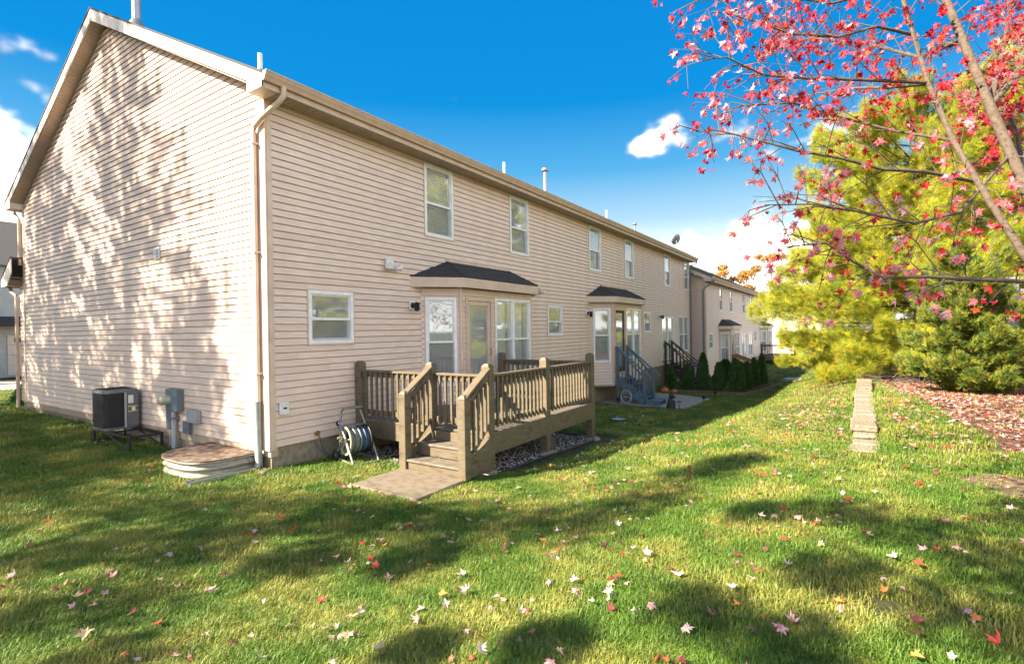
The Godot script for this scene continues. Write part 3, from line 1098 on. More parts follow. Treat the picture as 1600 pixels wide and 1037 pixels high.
func make_townhouse() -> void:
	var root := thing("townhouse", "beige siding townhouse row with tree shadows on its near gable end", "house", Vector3.ZERO, 0.0)
	row_house(root, true)
	downspout(root, [Vector3(0.455, 5.87, -0.03), Vector3(0.455, 5.74, -0.03), Vector3(0.40, 5.66, 0.0), Vector3(0.05, 5.47, 0.085), Vector3(-0.14, 5.38, 0.085), Vector3(-0.19, 5.30, 0.08), Vector3(-0.19, 1.02, 0.08)], "trim", 0.043)
	downspout(root, [Vector3(-0.19, 1.08, 0.085), Vector3(-0.19, 0.10, 0.085), Vector3(-0.17, 0.05, 0.14)], "green_pipe", 0.055)
	for y in [5.1, 3.4, 1.5]:
		var st := tool()
		box(st, Vector3(-0.25, y, 0.02), Vector3(-0.13, y + 0.03, 0.127))
		obj("strap", st, "trim", root)
	downspout(root, [Vector3(DEEP - 0.42, 5.86, 0.1), Vector3(DEEP - 0.42, 5.72, 0.1), Vector3(DEEP - 0.08, 5.5, 0.09), Vector3(DEEP - 0.05, 5.4, 0.08), Vector3(DEEP - 0.05, 4.2, 0.08)], "fascia")
	downspout(root, [Vector3(0.47, 5.87, -LONG + 0.02), Vector3(0.44, 5.76, -LONG + 0.02), Vector3(0.12, 5.62, -LONG + 0.02), Vector3(0.07, 5.5, -LONG + 0.05), Vector3(0.07, -0.6, -LONG + 0.05)], "metal_grey", 0.035)
	# lower storey that stands forward on the street side, under a roof of its own
	var lw := tool()
	box(lw, Vector3(DEEP - 0.42, 0.30, -9.0), Vector3(DEEP - 0.03, 3.85, -0.012))
	obj("porch_wall", lw, "sheathing", root)
	var y := 0.334
	while y < 3.7:
		var st := tool()
		board(st, Vector3(DEEP - 0.42, 0, -0.006), Vector3(1, 0, 0), Vector3(0, 0, 1), 0.0, 0.39, 0.0, 0.39, y, y + COURSE, y)
		obj("siding_board", st, "siding", root)
		y += COURSE
	var lf := tool()
	box(lf, Vector3(DEEP - 0.40, -1.6, -9.0), Vector3(DEEP - 0.03, 0.334, -0.04))
	obj("porch_foundation", lf, "concrete", root)
	var pr := tool()
	extrude(pr, [Vector3(DEEP - 0.01, 4.42, 0.30), Vector3(DEEP - 0.95, 3.86, 0.30), Vector3(DEEP - 0.95, 3.82, 0.30), Vector3(DEEP - 0.01, 4.38, 0.30)], Vector3(0, 0, -9.5))
	obj("porch_roof", pr, "shingle_light", root)
	var pk := tool()
	extrude(pk, [Vector3(DEEP + 0.0, 4.375, 0.262), Vector3(DEEP - 0.93, 3.82, 0.262), Vector3(DEEP - 0.93, 3.62, 0.262), Vector3(DEEP - 0.42, 3.62, 0.262), Vector3(DEEP, 3.95, 0.262)], Vector3(0, 0, 0.026))
	obj("rake_board", pk, "rake", root)
	var ps := tool()
	for k in 9:
		var t := k / 9.0
		box(ps, Vector3(DEEP - 0.92 + 0.1 * k, 3.63 + maxf(0.0, k - 5) * 0.07, -0.0), Vector3(DEEP - 0.828 + 0.1 * k, 3.645 + maxf(0.0, k - 5) * 0.07, 0.26))
	obj("porch_soffit", ps, "soffit", root)
	var pf := tool()
	box(pf, Vector3(DEEP - 0.945, 3.61, -9.0), Vector3(DEEP - 0.925, 3.82, 0.286))
	obj("porch_fascia", pf, "fascia", root)
	downspout(root, [Vector3(DEEP - 0.9, 3.62, 0.1), Vector3(DEEP - 0.86, 3.5, 0.1), Vector3(DEEP - 0.52, 3.38, 0.08), Vector3(DEEP - 0.47, 3.3, 0.07), Vector3(DEEP - 0.47, 0.15, 0.07)], "fascia")
	# dish on the roof
	var dish := thing("satellite_dish", "small grey satellite dish on the far end of the roof", "satellite dish", Vector3(-0.55, roof_y(-0.55), -24.7))
	var ms := tool()
	tube(ms, [Vector3(0, -0.02, 0), Vector3(0, 0.25, 0), Vector3(0.0, 0.42, -0.03), Vector3(0.0, 0.56, -0.06)], [0.022], 8)
	obj("mast", ms, "metal_grey", dish)
	var ds := tool()
	var tilt := Transform3D(Basis(Vector3(0, 1, 0), 1.0) * Basis(Vector3(1, 0, 0), -1.15), Vector3(0.0, 0.62, -0.06))
	lathe(ds, [Vector2(0.0, 0.0), Vector2(0.12, 0.012), Vector2(0.22, 0.04), Vector2(0.30, 0.085), Vector2(0.305, 0.075), Vector2(0.22, 0.028), Vector2(0.0, -0.012)], 20, tilt)
	obj("reflector", ds, "metal_grey", dish)
	var am := tool()
	tube(am, [tilt * Vector3(0, 0.0, 0.2), tilt * Vector3(0, 0.3, 0.16), tilt * Vector3(0, 0.42, 0.06)], [0.014], 6)
	box(am, Vector3(-0.05, 0.38, 0.0), Vector3(0.05, 0.46, 0.10), tilt)
	obj("feed_arm", am, "metal_grey", dish)


func make_neighbour_row() -> void:
	var root := thing("townhouse", "farther beige townhouse row stepped forward behind the clipped evergreens", "house", Vector3(0.77, -1.07, -25.6))
	row_house(root, false)
	downspout(root, [Vector3(0.455, 5.87, -0.03), Vector3(0.455, 5.74, -0.03), Vector3(0.05, 5.47, 0.085), Vector3(-0.10, 5.30, 0.08), Vector3(-0.10, 0.4, 0.08)], "metal_grey", 0.043)
	var ch := tool()
	tube(ch, [Vector3(-2.5, roof_y(-2.5), -2.0), Vector3(-2.5, roof_y(-2.5) + 0.9, -2.0)], [0.06], 8)
	obj("vent_pipe", ch, "galv", root)


func make_far_buildings() -> void:
	# the pale house beyond the row
	var h := thing("far_house", "pale cream house gable standing beyond the far deck", "house", Vector3(-4.0, -1.05, -62.0))
	var st := tool()
	extrude(st, [Vector3(-6, 0, 0), Vector3(9, 0, 0), Vector3(9, 3.6, 0), Vector3(1.5, 6.6, 0), Vector3(-6, 3.6, 0)], Vector3(0, 0, -10))
	obj("wall", st, "siding_pale", h)
	st = tool()
	for k in 50:
		var y := 0.15 + k * 0.125
		var half := 7.5 if y < 3.5 else maxf(0.1, 7.5 * (6.55 - y) / 3.0)
		board(st, Vector3(1.5, 0, 0.0), Vector3(1, 0, 0), Vector3(0, 0, 1), -half, half, -half, half, y, y + COURSE, y)
	obj("siding", st, "siding_pale", h).set_meta("kind", "stuff")
	for s in [1.0, -1.0]:
		st = tool()
		extrude(st, [Vector3(1.5, 6.62, 0.4), Vector3(1.5 + s * 8.0, 3.42, 0.4), Vector3(1.5 + s * 8.0, 3.57, 0.4), Vector3(1.5, 6.78, 0.4)], Vector3(0, 0, -10.8))
		obj("roof", st, "shingle_light", h)
	# the house across the drive, seen past the street corner
	var n := thing("neighbour_house", "grey roofed house with a garage behind the street corner", "house", Vector3(-31.0, 0.0, -6.0))
	st = tool()
	box(st, Vector3(-8, 0, -9), Vector3(0, 6.2, 9))
	obj("wall", st, "siding_cool", n)
	st = tool()
	for k in 52:
		board(st, Vector3(0, 0, 9), Vector3(0, 0, -1), Vector3(1, 0, 0), 0.0, 18.0, 0.0, 18.0, 0.1 + k * COURSE, 0.1 + (k + 1) * COURSE, 0.1 + k * COURSE)
	obj("siding", st, "siding_cool", n).set_meta("kind", "stuff")
	st = tool()
	extrude(st, [Vector3(0.5, 6.1, 9.5), Vector3(-4.0, 9.2, 9.5), Vector3(-8.5, 6.1, 9.5)], Vector3(0, 0, -19))
	obj("roof", st, "shingle_light", n)
	st = tool()
	extrude(st, [Vector3(0.0, 3.35, 9.2), Vector3(0.9, 3.0, 9.2), Vector3(0.9, 2.8, 9.2), Vector3(0.0, 2.8, 9.2)], Vector3(0, 0, -18.4))
	obj("skirt_roof", st, "shingle", n)
	for k in 2:
		var g := part("garage_door", n, Transform3D(Basis(), Vector3(0.03, 0.1, 6.4 - k * 6.5)))
		for i in 4:
			st = tool()
			bbox(st, Vector3(0, i * 0.56, -2.4), Vector3(0.05, i * 0.56 + 0.55, 2.4), 0.015)
			obj("panel", st, "garage", g)
		for i in 8:
			st = tool()
			box(st, Vector3(0.045, 1.83, -2.2 + i * 0.56), Vector3(0.055, 2.05, -1.8 + i * 0.56))
			obj("pane", st, "black_plastic", g)
	for k in 3:
		window(n, Transform3D(Basis(Vector3(0, 0, -1), Vector3.UP, Vector3(1, 0, 0)), Vector3(0, 4.0, 6.5 - k * 5.0)), 1.0, 1.5, {"far": true, "drape": true})
	var bin := thing("wheeled_bin", "blue wheeled bin by the garage across the drive", "bin", Vector3(-26.3, height(-26.3, -1.3) + 0.02, -1.3))
	st = tool()
	extrude(st, [Vector3(-0.25, 0.08, 0.3), Vector3(0.25, 0.08, 0.3), Vector3(0.30, 0.95, 0.3), Vector3(-0.30, 0.95, 0.3)], Vector3(0, 0, -0.6))
	obj("body", st, "blue_bin", bin)
	st = tool()
	bbox(st, Vector3(-0.34, 0.95, -0.36), Vector3(0.36, 1.02, 0.34), 0.02)
	obj("lid", st, "blue_bin", bin)
	for s in [-0.25, 0.25]:
		st = tool()
		tube(st, [Vector3(-0.27, 0.1, s - 0.03), Vector3(-0.27, 0.1, s + 0.03)], [0.1], 14)
		obj("wheel", st, "black_plastic", bin)


# ---------------------------------------------------------------- the deck
func rail_run(parent: Node, a: Vector3, b: Vector3, m: String, floor_y: float, rail_y: float, gap := 0.128, lift := 0.09, name_rail := "rail") -> void:
	# a level stretch of railing: cap, under rail, bottom rail and square balusters
	var d := b - a
	var l := d.length()
	var t := Transform3D(Basis(d.normalized(), Vector3.UP, d.normalized().cross(Vector3.UP)), a)
	var st := tool()
	bbox(st, Vector3(0, rail_y - 0.038, -0.062), Vector3(l, rail_y, 0.062), 0.006, t)
	obj("top_" + name_rail, st, m, parent)
	st = tool()
	bbox(st, Vector3(0.002, rail_y - 0.125, -0.019), Vector3(l - 0.002, rail_y - 0.04, 0.019), 0.004, t)
	obj("under_" + name_rail, st, m, parent)
	st = tool()
	bbox(st, Vector3(0.002, floor_y + lift, -0.019), Vector3(l - 0.002, floor_y + lift + 0.085, 0.019), 0.004, t)
	obj("bottom_" + name_rail, st, m, parent)
	var n := int(round(l / gap))
	for k in range(1, n):
		var x := l * k / n
		st = tool()
		bbox(st, Vector3(x - 0.019, floor_y + lift - 0.02, 0.0205), Vector3(x + 0.019, rail_y - 0.042, 0.0585), 0.003, t)
		obj("baluster", st, m, parent)


func post(parent: Node, called: String, x: float, z: float, y0: float, y1: float, m: String, half := 0.07) -> void:
	var st := tool()
	bbox(st, Vector3(x - half, y0, z - half), Vector3(x + half, y1 - 0.045, z + half), 0.006)
	# bevelled head
	var a := half - 0.002
	var c := half - 0.035
	var base := []
	var top := []
	for s in [[-1, -1], [1, -1], [1, 1], [-1, 1]]:
		base.append(Vector3(x + s[0] * a, y1 - 0.046, z + s[1] * a))
		top.append(Vector3(x + s[0] * c, y1, z + s[1] * c))
	var mid := Vector3(x, y1 - 0.06, z)
	face(st, top.duplicate(), mid)
	for k in 4:
		var j := (k + 1) % 4
		face(st, [base[k], base[j], top[j], top[k]], mid)
	obj(called, st, m, parent)


func make_deck() -> void:
	var d := thing("wooden_deck", "taupe painted wooden deck with gated steps below the nearest bay", "deck", Vector3.ZERO)
	var F := 0.575
	var m := "deck_paint"
	var zn := -1.70       # near end
	var zf := -5.40       # far end
	var xf := 3.0         # front
	var ry := 1.46
	# floor boards run along the house
	var x := 0.06
	while x < xf + 0.02:
		var w := minf(0.138, xf + 0.04 - x)
		var z0 := zn + 0.03
		var st := tool()
		bbox(st, Vector3(x, F - 0.032, zf - 0.03), Vector3(x + w - 0.006, F, z0), 0.004)
		if x > 0.62 or x + w < 0.05:
			obj("floor_board", st, "deck_floor", d)
		else:
			# boards that stop at the bay
			st = tool()
			bbox(st, Vector3(x, F - 0.032, -3.42 - x * 1.2 + 0.03), Vector3(x + w - 0.006, F, z0), 0.004)
			obj("floor_board", st, "deck_floor", d)
		x += 0.1385
	# rim boards
	for b in [[Vector3(0.03, 0.25, zn - 0.02), Vector3(xf + 0.02, F - 0.034, zn + 0.018)], [Vector3(xf - 0.0, 0.25, zf - 0.02), Vector3(xf + 0.04, F - 0.034, zn - 0.022)], [Vector3(0.65, 0.25, zf - 0.02), Vector3(xf - 0.002, F - 0.034, zf + 0.018)]]:
		var st := tool()
		bbox(st, b[0], b[1], 0.005)
		obj("rim_board", st, m, d)
	for jz in [-2.2, -2.7, -3.2, -3.7, -4.2, -4.7]:
		var st := tool()
		box(st, Vector3(0.65, 0.30, jz - 0.019), Vector3(xf - 0.01, F - 0.034, jz + 0.019))
		obj("joist", st, m, d)
	# posts: through posts at the front, half posts elsewhere
	for p in [[xf - 0.03, zn - 0.01], [xf - 0.03, -3.46], [xf - 0.03, zf + 0.02]]:
		var gy := height(p[0], p[1])
		post(d, "post", p[0], p[1], gy + 0.04, 1.63, m, 0.072)
		var st := tool()
		var c := 0.17 if p[1] < -2.0 else 0.12
		lathe(st, [Vector2(0.0, 0.055), Vector2(c * 0.85, 0.05), Vector2(c, 0.02), Vector2(c * 1.05, -0.2)], 14, Transform3D(Basis(), Vector3(p[0] + 0.03, gy, p[1])))
		obj("footing", st, "concrete", d)
	post(d, "post", 0.11, zn, F - 0.3, 1.62, m, 0.072)
	post(d, "newel", 1.83, zn, 0.25, 1.63, m, 0.072)
	post(d, "post", 0.72, zf + 0.02, 0.25, 1.62, m, 0.072)
	rail_run(d, Vector3(0.18, 0, zn), Vector3(1.76, 0, zn), m, F, ry)
	rail_run(d, Vector3(xf - 0.03, 0, zn - 0.08), Vector3(xf - 0.03, 0, -3.39), m, F, ry)
	rail_run(d, Vector3(xf - 0.03, 0, -3.53), Vector3(xf - 0.03, 0, zf + 0.09), m, F, ry)
	rail_run(d, Vector3(0.79, 0, zf + 0.02), Vector3(xf - 0.10, 0, zf + 0.02), m, F, ry)
	# the gate between the newels
	var g := part("gate", d)
	rail_run(g, Vector3(1.915, 0, zn - 0.02), Vector3(xf - 0.115, 0, zn - 0.02), m, F, ry, 0.125, 0.09)
	# steps
	var z1 := -1.06       # lower newels
	var xa := 1.86
	var xb := 3.02
	post(d, "newel", xa, z1, 0.03, 1.225, m, 0.068)
	post(d, "newel", xb, z1, 0.03, 1.225, m, 0.068)
	for k in 2:
		var ty := 0.195 * (k + 1)
		var zt := z1 + 0.05 - 0.30 * k
		var st := tool()
		bbox(st, Vector3(xa - 0.02, ty - 0.036, zt - 0.31), Vector3(xb + 0.02, ty, zt), 0.006)
		obj("tread", st, "deck_floor", d)
		st = tool()
		box(st, Vector3(xa - 0.0, ty - 0.19, zt - 0.05), Vector3(xb + 0.0, ty - 0.037, zt - 0.025))
		obj("riser", st, m, d)
	var r3 := tool()
	box(r3, Vector3(xa, 0.39, zn + 0.05), Vector3(xb, F - 0.04, zn + 0.075))
	obj("riser", r3, m, d)
	for sx in [xa, xb]:
		var st := tool()
		extrude(st, [Vector3(sx - 0.018, 0.03, z1 + 0.04), Vector3(sx - 0.018, 0.20, z1 + 0.04), Vector3(sx - 0.018, F - 0.04, zn + 0.02), Vector3(sx - 0.018, 0.03, zn + 0.02)], Vector3(0.036, 0, 0))
		obj("stringer", st, m, d)
		# raking rails between lower and upper newel
		for rr in [["hand_rail", 1.20, 1.57, 0.062, 0.04], ["under_rail", 1.12, 1.49, 0.019, 0.11], ["bottom_rail", 0.33, 0.74, 0.019, 0.085]]:
			st = tool()
			var e := 0.075
			extrude(st, [Vector3(sx - rr[3], rr[1] - rr[4], z1 - (e if rr[0] != "hand_rail" else -0.01)), Vector3(sx - rr[3], rr[1], z1 - (e if rr[0] != "hand_rail" else -0.01)), Vector3(sx - rr[3], rr[2], zn + e), Vector3(sx - rr[3], rr[2] - rr[4], zn + e)], Vector3(rr[3] * 2.0, 0, 0))
			obj(rr[0], st, m, d)
		for k in 4:
			var f := (k + 1) / 5.0
			var zz := lerpf(z1 - 0.07, zn + 0.07, f)
			st = tool()
			bbox(st, Vector3(sx + 0.02, lerpf(0.30, 0.70, f), zz - 0.019), Vector3(sx + 0.058, lerpf(1.05, 1.42, f), zz + 0.019), 0.003)
			obj("baluster", st, m, d)
	# concrete pad at the foot of the steps
	var pad := tool()
	bbox(pad, Vector3(1.80, -0.08, -1.02), Vector3(3.06, 0.048, -0.05), 0.012)
	tag(obj("landing_pad", pad, "slab"), "tan concrete pad at the foot of the deck steps", "concrete pad")
	# gravel under the deck, held by a black edging strip
	var st0 := tool()
	lathe(st0, [Vector2(0.0, 0.5), Vector2(0.55, 0.3), Vector2(0.8, 0.0), Vector2(0.5, -0.35), Vector2(0.0, -0.45)], 6)
	st0.generate_normals()
	var pebble: ArrayMesh = st0.commit()
	pebble.surface_set_material(0, mats["tinted"])
	var places := []
	var cols := []
	for k in 9000:
		var px := rng.randf_range(0.1, 3.55)
		var pz := rng.randf_range(-6.1, -1.25)
		if px > 3.10 + 0.04 * sin(pz * 5.0) or pz < -5.6 or (px > 1.7 and pz > -1.45):
			continue
		var s := rng.randf_range(0.012, 0.028)
		places.append(Transform3D(Basis.from_euler(Vector3(rng.randf() * 6, rng.randf() * 6, rng.randf() * 6)).scaled(Vector3(s, s * 0.7, s)), Vector3(px, height(px, pz) + rng.randf_range(0.0, 0.03), pz)))
		var v := rng.randf_range(0.10, 0.55)
		cols.append(Color(v, v * rng.randf_range(0.86, 0.95), v * rng.randf_range(0.75, 0.9)))
	var gv := copies("gravel", pebble, places, cols, self)
	tag(gv, "pale grey pebbles spread below the deck", "gravel")
	var soil := tool()
	soil.set_smooth_group(1)
	for i in 12:
		for j in 14:
			var p := []
			for c in [[i, j], [i + 1, j], [i + 1, j + 1], [i, j + 1]]:
				var gx: float = 0.02 + 3.10 * c[0] / 12.0
				var gz: float = -5.62 + 4.32 * c[1] / 14.0
				p.append(Vector3(gx, height(gx, gz) + 0.008, gz))
			quad(soil, p[0], p[3], p[2], p[1])
	tag(obj("gravel_bed", soil, "soil"), "", "", "", "structure")
	var ed := tool()
	var pts := []
	for p in [[3.14, -1.9], [3.15, -2.6], [3.16, -3.4], [3.15, -4.2], [3.14, -5.0], [3.05, -5.5], [2.7, -5.63], [1.5, -5.65], [0.1, -5.65]]:
		pts.append(Vector3(p[0], height(p[0], p[1]) + 0.025, p[1]))
	tube(ed, pts, [0.022], 6)
	tag(obj("garden_edging", ed, "black_plastic"), "black plastic edging strip round the gravel bed", "edging")


func stairs(root: Node3D, m: String, steps: int, top: float, foot: float, width: float, run: float, tread_m: String) -> void:
	# steps that fall away from the wall along local +x, centred on local z 0
	var n := steps
	for k in n:
		var y := lerpf(foot, top, (k + 1) / float(n + 1))
		var x := run * (n - 1 - k) / float(n)
		var st := tool()
		bbox(st, Vector3(x, y - 0.036, -width * 0.5), Vector3(x + run / n + 0.03, y, width * 0.5), 0.006)
		obj("tread", st, tread_m, root)
	for s in [-1.0, 1.0]:
		var z: float = s * (width * 0.5 + 0.02)
		var st := tool()
		extrude(st, [Vector3(-0.02, top - 0.05, z - 0.02), Vector3(run + 0.08, foot + 0.22, z - 0.02), Vector3(run + 0.08, foot, z - 0.02), Vector3(run - 0.10, foot, z - 0.02), Vector3(-0.02, top - 0.36, z - 0.02)], Vector3(0, 0, 0.04))
		obj("stringer", st, m, root)
		st = tool()
		bbox(st, Vector3(-0.03, foot, z - 0.045), Vector3(0.06, top + 0.93, z + 0.045), 0.006)
		obj("post", st, m, root)
		st = tool()
		bbox(st, Vector3(run, foot, z - 0.045), Vector3(run + 0.09, foot + 1.02, z + 0.045), 0.006)
		obj("post", st, m, root)
		var a := Vector3(-0.03, top + 0.97, z)
		var b := Vector3(run + 0.30, foot + 0.93, z)
		st = tool()
		extrude(st, [a + Vector3(0, -0.045, -0.06), b + Vector3(0, -0.045, -0.06), b + Vector3(0, 0, -0.06), a + Vector3(0, 0, -0.06)], Vector3(0, 0, 0.12))
		obj("hand_rail", st, m, root)
		st = tool()
		extrude(st, [a + Vector3(0.09, -0.17, -0.02), Vector3(run, foot + 0.93, z - 0.02), Vector3(run, foot + 1.0, z - 0.02), a + Vector3(0.09, -0.085, -0.02)], Vector3(0, 0, 0.04))
		obj("under_rail", st, m, root)
		for k in 6:
			var f := (k + 1) / 7.0
			var x := lerpf(0.05, run, f)
			st = tool()
			bbox(st, Vector3(x - 0.019, lerpf(top - 0.06, foot + 0.24, f) - 0.02, z - 0.019), Vector3(x + 0.019, lerpf(top + 0.90, foot + 0.98, f), z + 0.019), 0.003)
			obj("baluster", st, m, root)


func make_blue_stairs() -> void:
	var gy := -0.49
	var s := thing("blue_stairs", "blue grey painted wooden steps leading up to the second bay door", "stairs", Vector3(0.66, 0.0, -13.18))
	stairs(s, "blue_paint", 4, 0.56, gy, 0.95, 0.92, "blue_paint")
	var b := thing("step_box", "low blue grey wooden step on the patio before the blue stairs", "step", Vector3(1.78, gy, -13.0))
	for k in 3:
		var st := tool()
		bbox(st, Vector3(0.0 + 0.14 * k, 0.13, -0.32), Vector3(0.135 + 0.14 * k, 0.168, 0.50), 0.005)
		obj("tread_board", st, "blue_paint", b)
	for z in [-0.30, 0.08, 0.46]:
		var st := tool()
		box(st, Vector3(0.01, 0.0, z), Vector3(0.41, 0.128, z + 0.038))
		obj("support", st, "blue_paint", b)
	var slab := tool()
	extrude(slab, [Vector3(0.02, gy, -11.55), Vector3(0.02, gy, -16.0), Vector3(1.6, gy, -16.0), Vector3(3.25, gy, -15.2), Vector3(3.12, gy, -11.65)], Vector3(0, -0.12, 0))
	tag(obj("patio", slab, "patio"), "", "", "", "structure")


func make_dark_stairs() -> void:
	var s := thing("brown_stairs", "dark brown wooden steps below the sliding door of the third unit", "stairs", Vector3(0.05, 0.0, -20.9))
	stairs(s, "dark_paint", 4, 0.56, -0.68, 1.05, 1.25, "dark_paint")
	# steps and deck of the farther row
	var f := thing("brown_stairs", "brown steps before the first bay of the farther row", "stairs", Vector3(1.4, 0.0, -30.3))
	stairs(f, "wood_door", 3, -0.50, -0.95, 1.0, 0.9, "wood_door")
	var d := thing("far_deck", "weathered brown deck with railings on the farther row", "deck", Vector3(1.36, 0.0, -44.5))
	var fy := -0.30
	for k in 18:
		var st := tool()
		box(st, Vector3(0.14 * k, fy - 0.03, -2.6), Vector3(0.14 * k + 0.134, fy, 2.6))
		obj("floor_board", st, "far_deck", d)
	for b in [[Vector3(0, fy - 0.33, 2.6), Vector3(2.56, fy - 0.032, 2.64)], [Vector3(2.52, fy - 0.33, -2.6), Vector3(2.56, fy - 0.032, 2.598)], [Vector3(0, fy - 0.33, -2.64), Vector3(2.56, fy - 0.032, -2.602)]]:
		var st := tool()
		box(st, b[0], b[1])
		obj("rim_board", st, "far_deck", d)
	for p in [[0.1, 2.55], [2.48, 2.55], [2.48, 0.0], [2.48, -2.55]]:
		post(d, "post", p[0], p[1], -1.06, fy + 1.06, "far_deck", 0.07)
	rail_run(d, Vector3(0.17, 0, 2.55), Vector3(2.41, 0, 2.55), "far_deck", fy, fy + 0.95)
	rail_run(d, Vector3(2.48, 0, 2.48), Vector3(2.48, 0, 0.07), "far_deck", fy, fy + 0.95)
	rail_run(d, Vector3(2.48, 0, -0.07), Vector3(2.48, 0, -2.48), "far_deck", fy, fy + 0.95)
	var bn := tool()
	bbox(bn, Vector3(4.35, -1.0, -43.4), Vector3(4.9, -0.25, -42.8), 0.03)
	box(bn, Vector3(4.30, -0.25, -43.45), Vector3(4.95, -0.18, -42.75))
	tag(obj("utility_pedestal", bn, "green_pipe"), "green utility box on the lawn beside the far deck", "utility box")
	var cover := tool()
	bbox(cover, Vector3(4.55, height(4.9, -26.2) - 0.05, -27.2), Vector3(5.4, height(4.9, -26.2) + 0.12, -25.2), 0.03)
	tag(obj("window_well_curb", cover, "concrete"), "low pale concrete frame in the lawn beyond the evergreens", "curb")
	var hatch := tool()
	bbox(hatch, Vector3(4.68, height(4.9, -26.2) + 0.1, -26.9), Vector3(5.27, height(4.9, -26.2) + 0.14, -25.5), 0.01)
	tag(obj("hatch_cover", hatch, "black_plastic"), "dark cover lying in the pale concrete frame", "cover")


# ---------------------------------------------------------------- fittings on the walls
func make_wall_fittings() -> void:
	# air conditioner on an iron stand
	var ac := thing("air_conditioner", "dark grey air conditioner with labels beside the gable wall", "air conditioner", Vector3(-4.83, 0.30, 0.37))
	var w := 0.34
	var dz := 0.29
	var h := 0.78
	var body := tool()
	var ring := []
	for q in [[1, 1], [-1, 1], [-1, -1], [1, -1]]:
		var base := atan2(q[1], q[0])
		for k in 5:
			var a := base - PI / 4 + PI / 2 * k / 4.0
			ring.append(Vector2(q[0] * (w - 0.09) + 0.08 * cos(a), q[1] * (dz - 0.09) + 0.08 * sin(a)))
	var lift := func(p: Vector2, y: float, grow := 0.0) -> Vector3: return Vector3(p.x * (1.0 + grow), y, p.y * (1.0 + grow))
	body.set_smooth_group(1)
	for k in ring.size():
		var j := (k + 1) % ring.size()
		quad(body, lift.call(ring[k], 0.02), lift.call(ring[k], h - 0.05), lift.call(ring[j], h - 0.05), lift.call(ring[j], 0.02))
	obj("coil", body, "ac_coil", ac)
	for i in 17:
		var lv := tool()
		lv.set_smooth_group(1)
		var y := 0.055 + i * 0.04
		for k in ring.size():
			var j := (k + 1) % ring.size()
			quad(lv, lift.call(ring[k], y, 0.012), lift.call(ring[k], y + 0.018, 0.03), lift.call(ring[j], y + 0.018, 0.03), lift.call(ring[j], y, 0.012))
		obj("louvre", lv, "ac_coil", ac)
	for lid in [["base_pan", 0.0, 0.045, 0.05], ["top_cover", h - 0.06, h, 0.06]]:
		var st := tool()
		var c := Vector3(0, (lid[1] + lid[2]) * 0.5, 0)
		var lo := []
		var hi := []
		for p in ring:
			lo.append(lift.call(p, lid[1], lid[3]))
			hi.append(lift.call(p, lid[2], lid[3] - (0.03 if lid[0] == "top_cover" else 0.0)))
		for k in ring.size():
			var j := (k + 1) % ring.size()
			face(st, [lo[k], lo[j], hi[j], hi[k]], c)
		face(st, hi.duplicate(), c)
		face(st, lo.duplicate(), c)
		obj(lid[0], st, "ac_shell", ac)
	var pn := tool()
	bbox(pn, Vector3(w - 0.03, 0.03, -dz + 0.0), Vector3(w + 0.018, h - 0.06, -dz + 0.20), 0.008)
	obj("control_panel", pn, "ac_shell", ac)
	var cr := tool()
	bbox(cr, Vector3(w + 0.0, 0.03, -dz + 0.21), Vector3(w + 0.016, h - 0.06, -dz + 0.25), 0.006)
	obj("corner_strip", cr, "box_grey", ac)
	var lb := tool()
	box(lb, Vector3(w + 0.018, 0.50, -dz + 0.10), Vector3(w + 0.020, 0.66, -dz + 0.19))
	obj("label_plate", lb, "white_plastic", ac)
	lb = tool()
	box(lb, Vector3(w + 0.018, 0.33, -dz + 0.02), Vector3(w + 0.020, 0.345, -dz + 0.20))
	box(lb, Vector3(w + 0.018, 0.43, -dz + 0.02), Vector3(w + 0.020, 0.445, -dz + 0.20))
	mat("yellow_print", lin(0.62, 0.58, 0.08), 0.5)
	obj("yellow_stripes", lb, "yellow_print", ac)
	lb = tool()
	box(lb, Vector3(w + 0.018, 0.35, -dz + 0.07), Vector3(w + 0.0205, 0.425, -dz + 0.13))
	obj("energy_label", lb, "white_plastic", ac)
	var fan := tool()
	for k in 9:
		tube(fan, [Vector3(-w + 0.1 + k * 0.06, h + 0.012, -dz + 0.06), Vector3(-w + 0.1 + k * 0.06, h + 0.012, dz - 0.06)], [0.005], 5)
	obj("fan_guard", fan, "black_iron", ac)
	var sd := thing("iron_stand", "black angle iron stand carrying the air conditioner", "stand", Vector3.ZERO)
	for z in [0.10, 0.62]:
		var st := tool()
		box(st, Vector3(-5.18, 0.255, z - 0.02), Vector3(-3.42, 0.297, z + 0.02))
		obj("rail", st, "black_iron", sd)
		st = tool()
		tube(st, [Vector3(-4.45, 0.25, z), Vector3(-3.46, 0.03, z)], [0.018], 6)
		obj("brace", st, "black_iron", sd)
		st = tool()
		box(st, Vector3(-3.48, 0.0, z - 0.018), Vector3(-3.44, 0.254, z + 0.018))
		obj("leg", st, "black_iron", sd)
		st = tool()
		box(st, Vector3(-5.15, 0.0, z - 0.018), Vector3(-5.11, 0.254, z + 0.018))
		obj("leg", st, "black_iron", sd)
	for x in [-3.47, -4.4, -5.16]:
		var st := tool()
		box(st, Vector3(x, 0.256, 0.121), Vector3(x + 0.04, 0.290, 0.599))
		obj("cross_bar", st, "black_iron", sd)
	# electric meter with its conduit
	var em := thing("electric_meter", "blue grey electric meter box with round dial and conduit on gable", "electric meter", Vector3(-2.95, 0.0, 0.02))
	var st := tool()
	bbox(st, Vector3(-0.22, 0.73, 0), Vector3(0.22, 1.14, 0.13), 0.012)
	obj("cabinet", st, "meter_grey", em)
	st = tool()
